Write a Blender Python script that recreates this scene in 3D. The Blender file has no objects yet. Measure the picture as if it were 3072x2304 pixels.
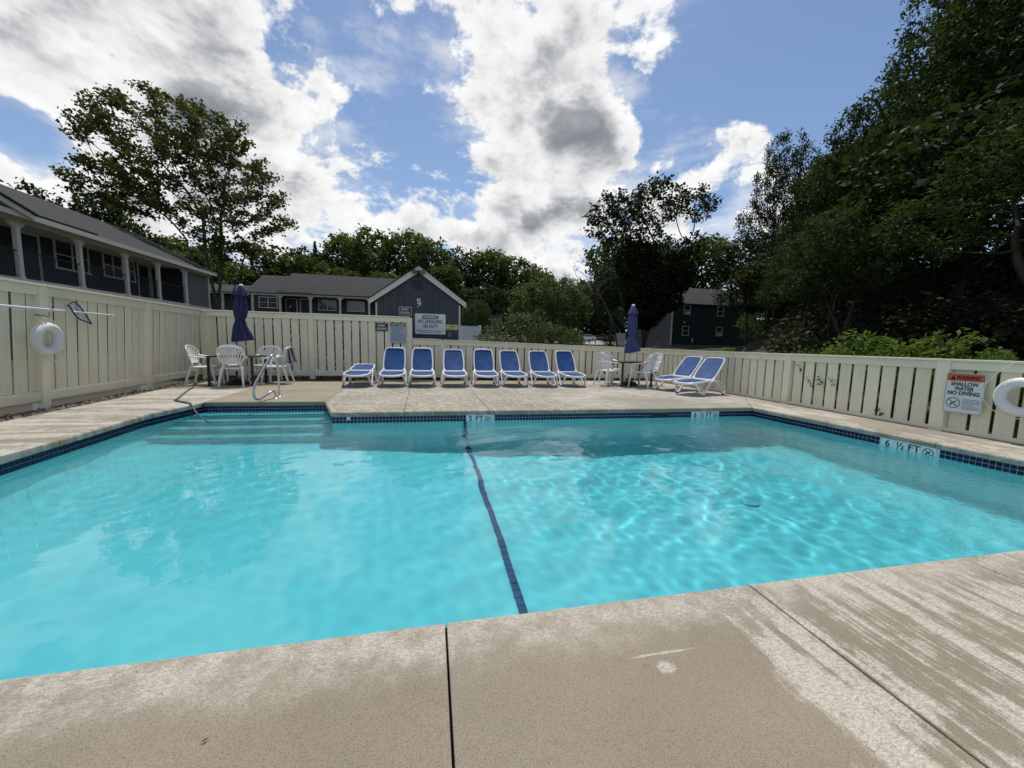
import bpy, bmesh, math, random
import numpy as np
from mathutils import Vector, Matrix, Euler

R_ = math.radians
PI = math.pi
sc = bpy.context.scene
COL = sc.collection
rng = np.random.default_rng(7)
random.seed(7)

# ------------------------------------------------------------------ camera
CAM_H = 1.13
_p, _r, _y = R_(6.0), R_(1.27), R_(12.0)
_f0 = Vector((math.sin(_y), math.cos(_y), 0)); _rt = Vector((math.cos(_y), -math.sin(_y), 0))
_F = _f0 * math.cos(_p) - Vector((0, 0, 1)) * math.sin(_p)
_up = _rt.cross(_F)
_R = _rt * math.cos(_r) + _up * math.sin(_r)
_U = _up * math.cos(_r) - _rt * math.sin(_r)
cam = bpy.data.cameras.new('camera'); camo = bpy.data.objects.new('camera', cam); COL.objects.link(camo)
mw = Matrix.Identity(4)
for i in range(3):
    mw[i][0] = _R[i]; mw[i][1] = _U[i]; mw[i][2] = -_F[i]
mw[2][3] = CAM_H
camo.matrix_world = mw
cam.sensor_width = 36; cam.lens = 36 * 1154 / 3072; cam.clip_start = 0.05; cam.clip_end = 2000
sc.camera = camo

# ------------------------------------------------------------------ light
SUN_EL, SUN_AZ = 67.0, 7.0            # azimuth clockwise from +Y
SUNV = Vector((math.sin(R_(SUN_AZ)) * math.cos(R_(SUN_EL)), math.cos(R_(SUN_AZ)) * math.cos(R_(SUN_EL)), math.sin(R_(SUN_EL))))
sun = bpy.data.lights.new('sun', 'SUN'); sun.energy = 3.5; sun.angle = R_(1.0); sun.color = (1, .955, .88)
suno = bpy.data.objects.new('sun', sun); COL.objects.link(suno)
suno.rotation_euler = SUNV.to_track_quat('Z', 'Y').to_euler()
sun.cycles.is_caustics_light = True

sc.view_settings.view_transform = 'Standard'; sc.view_settings.look = 'None'
sc.view_settings.gamma = 1; sc.view_settings.exposure = 0.0; sc.view_settings.use_curve_mapping = False
sc.cycles.use_denoising = True
sc.cycles.max_bounces = 8; sc.cycles.diffuse_bounces = 4; sc.cycles.glossy_bounces = 4
sc.cycles.transmission_bounces = 8; sc.cycles.transparent_max_bounces = 8
sc.cycles.sample_clamp_indirect = 6

# world: physical sky with a cloud layer
world = bpy.data.worlds.new("World"); sc.world = world; world.use_nodes = True
NT = world.node_tree; NT.nodes.clear()


class G:
    """tiny node-graph helper"""
    def __init__(s, nt): s.nt = nt
    def n(s, t, **kw):
        o = s.nt.nodes.new(t)
        for k, v in kw.items(): setattr(o, k, v)
        return o
    def put(s, inp, v):
        if isinstance(v, bpy.types.NodeSocket): s.nt.links.new(v, inp)
        elif v is not None: inp.default_value = v
    def math(s, op, a, b=None, c=None, clamp=False):
        o = s.n('ShaderNodeMath', operation=op, use_clamp=clamp)
        s.put(o.inputs[0], a); s.put(o.inputs[1], b)
        if c is not None: s.put(o.inputs[2], c)
        return o.outputs[0]
    def vmath(s, op, a, b=None, scale=None):
        o = s.n('ShaderNodeVectorMath', operation=op)
        s.put(o.inputs[0], a)
        if b is not None: s.put(o.inputs[1], b)
        if scale is not None: s.put(o.inputs['Scale'], scale)
        return o.outputs['Value'] if op in ('DOT_PRODUCT', 'LENGTH') else o.outputs[0]
    def noise(s, vec, scale, detail=4, rough=.55, dist=0, col=False):
        o = s.n('ShaderNodeTexNoise'); s.put(o.inputs['Vector'], vec)
        o.inputs['Scale'].default_value = scale; o.inputs['Detail'].default_value = detail
        o.inputs['Roughness'].default_value = rough; o.inputs['Distortion'].default_value = dist
        return o.outputs['Color'] if col else o.outputs[0]
    def ramp(s, v, a, b, c=0., d=1., smooth=True):
        o = s.n('ShaderNodeMapRange', interpolation_type='SMOOTHSTEP' if smooth else 'LINEAR')
        s.put(o.inputs[0], v); s.put(o.inputs[1], a); s.put(o.inputs[2], b); s.put(o.inputs[3], c); s.put(o.inputs[4], d)
        return o.outputs[0]
    def mix(s, f, a, b, blend='MIX'):
        o = s.n('ShaderNodeMix', data_type='RGBA', blend_type=blend)
        s.put(o.inputs[0], f)
        for i, v in ((6, a), (7, b)):
            if isinstance(v, (tuple, list)): v = (*v[:3], 1)
            s.put(o.inputs[i], v)
        return o.outputs[2]
    def bump(s, h, strength=.3, dist=.01, normal=None):
        o = s.n('ShaderNodeBump'); o.inputs['Strength'].default_value = strength; o.inputs['Distance'].default_value = dist
        s.put(o.inputs['Height'], h)
        if normal is not None: s.put(o.inputs['Normal'], normal)
        return o.outputs[0]


def build_world():
    g = G(NT)
    out = g.n('ShaderNodeOutputWorld')
    sky = g.n('ShaderNodeTexSky', sky_type='NISHITA', sun_disc=False)
    sky.sun_elevation = R_(SUN_EL); sky.sun_rotation = R_(SUN_AZ)
    sky.air_density = 1.0; sky.dust_density = .4; sky.ozone_density = 2.2; sky.altitude = 100
    hs = g.n('ShaderNodeHueSaturation'); hs.inputs['Saturation'].default_value = 1.0
    g.put(hs.inputs['Color'], sky.outputs[0])
    b1 = g.n('ShaderNodeBackground'); g.put(b1.inputs[0], hs.outputs[0]); b1.inputs[1].default_value = .12
    d = g.n('ShaderNodeTexCoord').outputs['Generated']
    # banks of cloud (+) and blue gaps (-): sky direction, tightness, weight
    banks = [(-0.539, 0.738, 0.406, 42.6, 0.245), (-0.391, 0.812, 0.434, 65.5, 0.231), (-0.296, 0.883, 0.365, 61.5, 0.204), (-0.478, 0.828, 0.295, 77.5, 0.163), (-0.227, 0.937, 0.264, 69.6, 0.136), (0.08, 0.827, 0.557, 69.2, 0.245), (0.214, 0.857, 0.469, 61.9, 0.245), (0.378, 0.716, 0.587, 112.7, 0.245), (0.286, 0.9, 0.328, 48.2, 0.218), (0.397, 0.826, 0.401, 179.8, 0.19), (0.577, 0.719, 0.388, 101.9, 0.245), (0.657, 0.655, 0.373, 272.7, 0.204), (0.188, 0.953, 0.239, 42.3, 0.218), (-0.053, 0.957, 0.285, 120.7, 0.095), (-0.607, 0.762, 0.226, 230.9, 0.163), (0.592, 0.681, 0.432, 683.5, 0.136), (-0.056, 0.88, 0.472, 137.7, -0.319), (-0.0, 0.925, 0.379, 169.4, -0.239), (0.542, 0.668, 0.511, 76.0, -0.399), (0.65, 0.582, 0.488, 87.0, -0.399), (0.455, 0.75, 0.48, 414.9, -0.319), (-0.593, 0.752, 0.29, 1428.6, -0.319), (-0.129, 0.834, 0.536, 495.6, -0.16), (0.073, 0.94, 0.332, 601.3, -0.199), (0.585, 0.748, 0.314, 796.0, -0.199)]
    tot = None
    for x, y, z, k, a in banks:
        e = g.math('EXPONENT', g.math('MULTIPLY_ADD', g.vmath('DOT_PRODUCT', d, (x, y, z)), k, -k))
        tot = g.math('MULTIPLY_ADD', e, a, tot if tot is not None else 0.)
    v = g.vmath('MULTIPLY', d, (1, 1, 1.55))
    warp = g.noise(v, 2.2, 1, .5, col=True)
    v2 = g.vmath('ADD', v, g.vmath('SCALE', g.vmath('SUBTRACT', warp, (.5, .5, .5)), scale=.12))
    n0 = g.noise(v2, 6.4, 7, .62)
    vs = g.vmath('ADD', v2, tuple(SUNV * .028))
    n1 = g.noise(vs, 6.4, 4, .62)
    cov = g.math('ADD', g.math('MINIMUM', g.math('MAXIMUM', tot, -.42), .40), .41)
    den = g.math('ADD', cov, g.math('MULTIPLY', g.math('SUBTRACT', n0, .5), 1.85))
    mask = g.ramp(den, .44, .62)
    ci = g.noise(g.vmath('MULTIPLY', v2, (1., .45, 1.5)), 5.5, 5, .62)
    mask = g.math('MAXIMUM', g.math('MULTIPLY', mask, .985), g.math('MULTIPLY', g.ramp(g.math('ADD', ci, g.math('MULTIPLY', tot, .35)), .46, .72), .55))
    lit = g.math('MULTIPLY_ADD', g.math('SUBTRACT', n0, n1), 3.6, .5, clamp=True)
    thick = g.ramp(den, .62, 1.08)
    lowf = g.noise(v, 1.9, 0, .5)
    thick = g.math('MULTIPLY', thick, g.ramp(lowf, .38, .62, .45, 1.1))
    sh = g.math('SUBTRACT', 1., g.math('MULTIPLY', thick, .46))
    sh = g.math('MULTIPLY', sh, g.math('MULTIPLY_ADD', lit, .38, .80))
    colr = g.mix(g.ramp(sh, .35, 1.0), (.36, .39, .44), (1., 1., 1.))
    b2 = g.n('ShaderNodeBackground'); g.put(b2.inputs[0], colr)
    g.put(b2.inputs[1], g.math('MULTIPLY_ADD', sh, .58, .35))
    mx = g.n('ShaderNodeMixShader'); g.put(mx.inputs[0], mask)
    g.put(mx.inputs[1], b1.outputs[0]); g.put(mx.inputs[2], b2.outputs[0])
    g.put(out.inputs[0], mx.outputs[0])


build_world()

# ------------------------------------------------------------------ helpers


def setp(o, label=None, cat=None, group=None, kind=None):
    if label: o['label'] = label
    if cat: o['category'] = cat
    if group: o['group'] = group
    if kind: o['kind'] = kind
    return o


def empty(name, loc=(0, 0, 0), rz=0, label=None, cat=None, group=None, parent=None, rot=None):
    o = bpy.data.objects.new(name, None); COL.objects.link(o)
    o.location = loc; o.rotation_euler = rot if rot else (0, 0, rz); o.empty_display_size = .1
    if parent: o.parent = parent
    return setp(o, label, cat, group)


def link(name, me, parent=None, loc=None, rot=None, scale=None):
    o = bpy.data.objects.new(name, me); COL.objects.link(o)
    if parent: o.parent = parent
    if loc is not None: o.location = loc
    if rot is not None: o.rotation_euler = rot
    if scale is not None: o.scale = scale
    return o


def copy_tree(o, parent=None):
    c = o.copy(); COL.objects.link(c)
    if parent is not None: c.parent = parent
    for ch in o.children: copy_tree(ch, c)
    return c


class MB:
    def __init__(s): s.v = []; s.f = []; s.n = 0
    def add(s, V, F):
        V = [tuple(a) for a in V]
        s.v += V; s.f += [tuple(i + s.n for i in q) for q in F]; s.n += len(V); return s
    def box(s, c, d, rz=0, rot=None):
        x, y, z = d[0] / 2, d[1] / 2, d[2] / 2
        V = [Vector(p) for p in ((-x, -y, -z), (x, -y, -z), (x, y, -z), (-x, y, -z), (-x, -y, z), (x, -y, z), (x, y, z), (-x, y, z))]
        if rot is not None or rz:
            m = (Euler(rot) if rot is not None else Euler((0, 0, rz))).to_matrix(); V = [m @ p for p in V]
        V = [p + Vector(c) for p in V]
        return s.add(V, [(3, 2, 1, 0), (4, 5, 6, 7), (0, 1, 5, 4), (1, 2, 6, 5), (2, 3, 7, 6), (3, 0, 4, 7)])
    def bb(s, x0, x1, y0, y1, z0, z1):
        return s.box(((x0 + x1) / 2, (y0 + y1) / 2, (z0 + z1) / 2), (x1 - x0, y1 - y0, z1 - z0))
    def tube(s, pts, r, k=8, closed=False, cap=True, flat=None):
        P = [Vector(p) for p in pts]; n = len(P)
        rr = r if isinstance(r, (list, tuple)) else [r] * n
        V = []; prev = None
        for i in range(n):
            if closed: t = P[(i + 1) % n] - P[i - 1]
            else: t = P[min(i + 1, n - 1)] - P[max(i - 1, 0)]
            t = t.normalized() if t.length > 1e-9 else Vector((0, 0, 1))
            if prev is None:
                a = Vector((0, 0, 1)) if abs(t.z) < .9 else Vector((1, 0, 0))
                u = t.cross(a).normalized()
            else:
                u = (prev - t * prev.dot(t)); u = u.normalized() if u.length > 1e-6 else t.orthogonal().normalized()
            prev = u; w = t.cross(u)
            for j in range(k):
                an = 2 * PI * j / k
                q = u * math.cos(an) + w * math.sin(an)
                if flat: q = Vector((q.x * flat[0], q.y * flat[1], q.z * flat[2]))
                V.append(P[i] + q * rr[i])
        F = []
        m = n if closed else n - 1
        for i in range(m):
            for j in range(k):
                a = i * k + j; b = i * k + (j + 1) % k; i2 = ((i + 1) % n) * k
                F.append((a, b, i2 + (j + 1) % k, i2 + j))
        if cap and not closed:
            F.append(tuple(range(k - 1, -1, -1))); F.append(tuple((n - 1) * k + j for j in range(k)))
        return s.add(V, F)
    def lathe(s, prof, k=20, c=(0, 0, 0), wob=None):
        V = []
        for r, z in prof:
            for j in range(k):
                a = 2 * PI * j / k; q = r * (wob(a, z) if wob else 1)
                V.append((c[0] + q * math.cos(a), c[1] + q * math.sin(a), c[2] + z))
        F = []
        for i in range(len(prof) - 1):
            for j in range(k):
                F.append((i * k + j, i * k + (j + 1) % k, (i + 1) * k + (j + 1) % k, (i + 1) * k + j))
        F.append(tuple(range(k - 1, -1, -1))); F.append(tuple((len(prof) - 1) * k + j for j in range(k)))
        return s.add(V, F)
    def prism(s, poly, axis, a, b):
        """poly of 2D points extruded along axis from a to b"""
        def p3(p, h): return (h, p[0], p[1]) if axis == 0 else (p[0], h, p[1]) if axis == 1 else (p[0], p[1], h)
        n = len(poly)
        V = [p3(p, a) for p in poly] + [p3(p, b) for p in poly]
        F = [tuple(range(n - 1, -1, -1)), tuple(range(n, 2 * n))] + [(i, (i + 1) % n, n + (i + 1) % n, n + i) for i in range(n)]
        return s.add(V, F)
    def sphere(s, c, r, k=10, m=7):
        r = r if isinstance(r, (tuple, list)) else (r, r, r)
        prof = []
        V = []; F = []
        for i in range(m + 1):
            t = PI * i / m
            for j in range(k):
                a = 2 * PI * j / k
                V.append((c[0] + r[0] * math.sin(t) * math.cos(a), c[1] + r[1] * math.sin(t) * math.sin(a), c[2] - r[2] * math.cos(t)))
        for i in range(m):
            for j in range(k): F.append((i * k + j, i * k + (j + 1) % k, (i + 1) * k + (j + 1) % k, (i + 1) * k + j))
        return s.add(V, F)
    def mesh(s, name, mat, smooth=False, bevel=0, seg=1):
        me = bpy.data.meshes.new(name); me.from_pydata(s.v, [], s.f)
        bm = bmesh.new(); bm.from_mesh(me)
        bmesh.ops.recalc_face_normals(bm, faces=bm.faces)
        if bevel:
            ed = [e for e in bm.edges if len(e.link_faces) == 2 and e.calc_face_angle(0) > .5]
            bmesh.ops.bevel(bm, geom=ed, offset=bevel, segments=seg, affect='EDGES', clamp_overlap=True)
        bm.to_mesh(me); bm.free()
        if mat: me.materials.append(mat)
        if smooth:
            me.polygons.foreach_set('use_smooth', [True] * len(me.polygons))
            try: me.set_sharp_from_angle(angle=R_(40))
            except Exception: pass
        me.update(); return me
    def build(s, name, mat, parent=None, smooth=False, bevel=0, seg=1, loc=None, rot=None, scale=None):
        return link(name, s.mesh(name, mat, smooth, bevel, seg), parent, loc, rot, scale)


def np_mesh(name, V, F, mat, smooth=False):
    """V (n,3), F (m,k) numpy"""
    me = bpy.data.meshes.new(name)
    V = np.ascontiguousarray(V, dtype=np.float32); F = np.ascontiguousarray(F, dtype=np.int32)
    me.vertices.add(len(V)); me.vertices.foreach_set('co', V.ravel())
    k = F.shape[1]
    me.loops.add(F.size); me.loops.foreach_set('vertex_index', F.ravel())
    me.polygons.add(len(F))
    me.polygons.foreach_set('loop_start', np.arange(0, F.size, k, dtype=np.int32))
    try: me.polygons.foreach_set('loop_total', np.full(len(F), k, dtype=np.int32))
    except Exception: pass
    if smooth: me.polygons.foreach_set('use_smooth', np.ones(len(F), dtype=bool))
    me.update(calc_edges=True); me.validate()
    if mat: me.materials.append(mat)
    return me


# ------------------------------------------------------------------ materials
def pmat(name):
    m = bpy.data.materials.new(name); m.use_nodes = True
    g = G(m.node_tree); b = m.node_tree.nodes['Principled BSDF']
    return m, g, b


def M(name, col, rough=.6, metal=0., var=0., vscale=6., bump=0., bscale=60., bdist=.004, rnd=0., spec=.5, dirt=None, coat=0.):
    m, g, b = pmat(name)
    b.inputs['Roughness'].default_value = rough; b.inputs['Metallic'].default_value = metal
    b.inputs['Specular IOR Level'].default_value = spec
    b.inputs['Coat Weight'].default_value = coat
    c = (*col, 1)
    co = g.n('ShaderNodeTexCoord').outputs['Object']
    if var or rnd or dirt:
        oi = g.n('ShaderNodeObjectInfo').outputs['Random']
        off = g.vmath('ADD', co, g.vmath('SCALE', (13., 7., 5.), scale=oi))
        val = g.math('MULTIPLY_ADD', g.noise(off, vscale, 5, .6), 2 * var, 1 - var)
        if rnd: val = g.math('MULTIPLY', val, g.math('MULTIPLY_ADD', oi, 2 * rnd, 1 - rnd))
        c = g.mix(1., c, g.n('ShaderNodeCombineColor').outputs[0], 'MULTIPLY')
        cc = [n for n in m.node_tree.nodes if n.type == 'COMBINE_COLOR'][-1]
        for i in range(3): g.put(cc.inputs[i], val)
        if dirt:
            dm = g.ramp(g.noise(off, dirt[1], 6, .65), dirt[2], dirt[2] + .18)
            c = g.mix(g.math('MULTIPLY', dm, dirt[3]), c, dirt[0])
    g.put(b.inputs['Base Color'], c)
    if bump:
        g.put(b.inputs['Normal'], g.bump(g.noise(co, bscale, 4, .6), bump, bdist))
    return m


MAT = {}
MAT['cream'] = M('cream_paint', (.80, .745, .56), .62, var=.10, vscale=3.5, bump=.5, bscale=45, bdist=.003, rnd=.06, dirt=((.33, .30, .23), 2.2, .60, .45))
MAT['cream_rail'] = M('cream_rail_paint', (.84, .785, .605), .6, var=.10, vscale=2.5, bump=.4, bscale=40, bdist=.003, rnd=.04, dirt=((.36, .33, .26), 3., .58, .5))
MAT['trim'] = M('trim_paint', (.60, .58, .50), .6, var=.08, vscale=2, rnd=.03)
MAT['white_plastic'] = M('white_resin', (.78, .78, .77), .38, var=.05, vscale=5, rnd=.03, dirt=((.5, .48, .43), 6, .62, .3))
MAT['white'] = M('white_enamel', (.78, .79, .79), .45, var=.04)
MAT['ring_white'] = M('ring_foam', (.74, .74, .72), .55, var=.07, vscale=9, bump=.2, bscale=90)
MAT['rope'] = M('rope', (.66, .63, .54), .8, var=.1, bump=.6, bscale=160)
MAT['dark_metal'] = M('bronze_metal', (.028, .022, .019), .4, metal=.3, var=.1)
MAT['black'] = M('black_rubber', (.012, .012, .013), .6)
MAT['steel'] = M('stainless_steel', (.62, .62, .61), .16, metal=1., bump=.05, bscale=20)
MAT['alu'] = M('pole_aluminium', (.66, .71, .75), .35, metal=.4, var=.05)
MAT['navy_siding'] = M('navy_siding', (.030, .034, .040), .6, var=.16, vscale=3)
MAT['navy_board'] = M('navy_board', (.042, .049, .064), .62, var=.22, vscale=3, rnd=.10, bump=.3, bscale=30)
MAT['grey_siding'] = M('grey_siding', (.15, .145, .135), .6, var=.08, vscale=2)
MAT['teal_siding'] = M('teal_siding', (.010, .024, .024), .6, var=.1, vscale=2)
MAT['green_siding'] = M('green_grey_siding', (.105, .115, .11), .6, var=.1, vscale=2)
MAT['door_teal'] = M('door_teal', (.012, .045, .05), .5)
MAT['trunk'] = M('bark', (.085, .070, .055), .9, var=.3, vscale=9, bump=.8, bscale=22, bdist=.03)
MAT['trunk_dark'] = M('bark_dark', (.05, .042, .034), .9, var=.3, vscale=9, bump=.8, bscale=22, bdist=.03)
MAT['navy_cloth'] = M('navy_cloth', (.020, .024, .092), .85, var=.14, vscale=4, bump=.25, bscale=240, bdist=.002)
MAT['blue_cloth2'] = M('faded_blue_cloth', (.050, .062, .165), .85, var=.2, vscale=3, bump=.25, bscale=240, bdist=.002)
MAT['hose'] = M('hose_green', (.04, .10, .075), .5, var=.1)
MAT['sign_white'] = M('sign_white', (.70, .73, .76), .45, var=.05, vscale=8)
MAT['sign_black'] = M('sign_black', (.010, .011, .014), .5)
MAT['sign_navy'] = M('sign_navy', (.012, .018, .045), .5)
MAT['sign_blue'] = M('sign_pale_blue', (.36, .44, .53), .5, var=.05)
MAT['sign_yellow'] = M('sign_yellow', (.62, .48, .16), .5, var=.08)
MAT['sign_orange'] = M('sign_orange', (.62, .12, .035), .45, var=.05)
MAT['ink'] = M('ink_black', (.012, .013, .018), .5)
MAT['ink_grey'] = M('ink_grey', (.12, .16, .19), .5)
MAT['plate'] = M('plate_white', (.74, .78, .77), .2)
MAT['grout'] = M('grout', (.62, .66, .70), .8, var=.1)
MAT['joint'] = M('joint_sealant', (.018, .017, .016), .9)
MAT['soil'] = M('soil', (.055, .045, .033), .95, var=.4, vscale=14, bump=.8, bscale=30, bdist=.02)
MAT['stone'] = M('edging_stone', (.20, .165, .13), .9, var=.35, vscale=18, bump=.5, bscale=40)
MAT['parking'] = M('parking_surface', (.30, .30, .29), .9, var=.12, vscale=.6)
MAT['asphalt'] = M('asphalt', (.06, .06, .062), .9, var=.15, vscale=2)
MAT['tyre'] = M('tyre', (.015, .015, .015), .8)
MAT['rim'] = M('rim', (.4, .4, .41), .3, metal=.8)
MAT['skin'] = M('skin', (.40, .25, .19), .6)
MAT['denim'] = M('denim', (.05, .07, .13), .9, var=.2, vscale=20)
MAT['shirt'] = M('dark_shirt', (.03, .03, .035), .9)
MAT['cap'] = M('cap_cloth', (.62, .60, .56), .9)
MAT['ac'] = M('ac_plastic', (.5, .5, .48), .5)
MAT['concrete_base'] = M('foundation', (.16, .165, .16), .9, var=.1)


def glass_mat(name, col=(.02, .025, .03), rough=.05):
    m, g, b = pmat(name)
    b.inputs['Base Color'].default_value = (*col, 1); b.inputs['Roughness'].default_value = rough
    b.inputs['Specular IOR Level'].default_value = .7
    return m


MAT['pane'] = glass_mat('window_glass')
MAT['car_glass'] = glass_mat('car_glass', (.01, .012, .014), .03)


def paint(name, col):
    return M(name, col, .28, metal=.25, coat=.8)


def grain(m, sc=(30, 30, 1.2), amt=.10):
    g = G(m.node_tree); b = m.node_tree.nodes['Principled BSDF']
    l = b.inputs['Base Color'].links[0].from_socket
    co = g.n('ShaderNodeTexCoord').outputs['Object']; oi = g.n('ShaderNodeObjectInfo').outputs['Random']
    v = g.vmath('ADD', g.vmath('MULTIPLY', co, sc), g.vmath('SCALE', (31., 17., 9.), scale=oi))
    n = g.noise(v, 1., 5, .65)
    g.put(b.inputs['Base Color'], g.mix(g.math('MULTIPLY', g.ramp(n, .5, .75), amt * 3), l, (.42, .39, .30)))


grain(MAT['cream'])


def roof_mat():
    m, g, b = pmat('roof_shingle')
    co = g.n('ShaderNodeTexCoord').outputs['Object']
    n = g.noise(co, 26, 5, .7); n2 = g.noise(co, 1.4, 3, .5)
    br = g.n('ShaderNodeTexBrick'); g.put(br.inputs['Vector'], g.vmath('MULTIPLY', co, (1, 1, 1)))
    v = g.math('ADD', g.math('MULTIPLY', n, .7), g.math('MULTIPLY', n2, .5))
    g.put(b.inputs['Base Color'], g.mix(g.ramp(v, .3, .95), (.006, .0065, .008), (.022, .024, .028)))
    b.inputs['Roughness'].default_value = .9
    g.put(b.inputs['Normal'], g.bump(n, .5, .02))
    m.node_tree.nodes.remove(br)
    return m


MAT['roof'] = roof_mat()


def sling_mat():
    m, g, b = pmat('blue_sling')
    co = g.n('ShaderNodeTexCoord').outputs['Object']
    oi = g.n('ShaderNodeObjectInfo').outputs['Random']
    w = g.n('ShaderNodeTexWave', wave_type='BANDS', bands_direction='X'); g.put(w.inputs['Vector'], co); w.inputs['Scale'].default_value = 60
    n = g.noise(co, 5, 4, .6)
    c = g.mix(g.ramp(n, .3, .75), (.003, .058, .25), (.009, .112, .38))
    g.put(b.inputs['Base Color'], c); b.inputs['Roughness'].default_value = .55
    g.put(b.inputs['Normal'], g.bump(w.outputs[1], .25, .001))
    tr = g.n('ShaderNodeBsdfTranslucent'); g.put(tr.inputs[0], c)
    mx = g.n('ShaderNodeMixShader'); mx.inputs[0].default_value = .42
    g.put(mx.inputs[1], b.outputs[0]); g.put(mx.inputs[2], tr.outputs[0])
    g.put(m.node_tree.nodes['Material Output'].inputs[0], mx.outputs[0])
    return m


MAT['sling'] = sling_mat()


def towel_mat():
    m, g, b = pmat('striped_towel')
    co = g.n('ShaderNodeTexCoord').outputs['Object']
    w = g.n('ShaderNodeTexWave', wave_type='BANDS', bands_direction='X'); g.put(w.inputs['Vector'], co); w.inputs['Scale'].default_value = 3.2
    g.put(b.inputs['Base Color'], g.mix(g.ramp(w.outputs[1], .35, .55), (.045, .052, .075), (.36, .38, .40))); b.inputs['Roughness'].default_value = .95
    return m


MAT['towel'] = towel_mat()


def leaf_mat(name, c1, c2, trans=.35, c3=None):
    m, g, b = pmat(name)
    geo = g.n('ShaderNodeNewGeometry'); oi = g.n('ShaderNodeObjectInfo').outputs['Random']
    rp = geo.outputs['Random Per Island']
    big = g.noise(g.n('ShaderNodeTexCoord').outputs['Object'], .55, 2, .5)
    f = g.math('ADD', g.math('MULTIPLY', rp, .6), g.math('MULTIPLY', g.ramp(big, .35, .65), .4))
    c = g.mix(f, c1, c2)
    if c3: c = g.mix(g.ramp(rp, .93, .97), c, c3)
    val = g.math('MULTIPLY_ADD', oi, .5, .75)
    hs = g.n('ShaderNodeHueSaturation'); g.put(hs.inputs['Color'], c); g.put(hs.inputs['Value'], val)
    g.put(hs.inputs['Hue'], g.math('MULTIPLY_ADD', oi, .03, .485))
    c = hs.outputs[0]
    g.put(b.inputs['Base Color'], c); b.inputs['Roughness'].default_value = .7; b.inputs['Specular IOR Level'].default_value = .18
    tr = g.n('ShaderNodeBsdfTranslucent'); g.put(tr.inputs[0], g.mix(1., c, (1.25, 1.2, .55, 1), 'MULTIPLY'))
    mx = g.n('ShaderNodeMixShader'); mx.inputs[0].default_value = trans
    g.put(mx.inputs[1], b.outputs[0]); g.put(mx.inputs[2], tr.outputs[0])
    g.put(m.node_tree.nodes['Material Output'].inputs[0], mx.outputs[0])
    return m


MAT['leaf_maple'] = leaf_mat('leaf_maple', (.038, .052, .017), (.092, .104, .032), .36, (.10, .07, .03))
MAT['leaf_dark'] = leaf_mat('leaf_dark', (.017, .031, .011), (.042, .066, .023), .28)
MAT['leaf_locust'] = leaf_mat('leaf_locust', (.013, .027, .008), (.040, .066, .019), .38)
MAT['leaf_mid'] = leaf_mat('leaf_mid', (.036, .062, .016), (.085, .125, .032), .36)
MAT['leaf_round'] = leaf_mat('leaf_round', (.034, .062, .018), (.078, .122, .036), .3)
MAT['leaf_bright'] = leaf_mat('leaf_bright', (.062, .122, .018), (.135, .215, .045), .36)
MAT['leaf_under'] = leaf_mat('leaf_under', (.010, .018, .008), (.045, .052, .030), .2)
MAT['grass'] = leaf_mat('grass_blades', (.045, .060, .016), (.11, .12, .035), .3)


def ground_mat():
    m, g, b = pmat('ground_cover')
    co = g.n('ShaderNodeTexCoord').outputs['Object']
    n = g.noise(co, .5, 6, .6); n2 = g.noise(co, 9, 5, .7)
    c = g.mix(g.ramp(n, .4, .62), (.022, .030, .012), (.050, .042, .026))
    c = g.mix(g.ramp(n2, .45, .8), c, (.07, .062, .035))
    g.put(b.inputs['Base Color'], c); b.inputs['Roughness'].default_value = .95
    g.put(b.inputs['Normal'], g.bump(n2, .6, .05))
    return m


MAT['ground'] = ground_mat()


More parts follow.
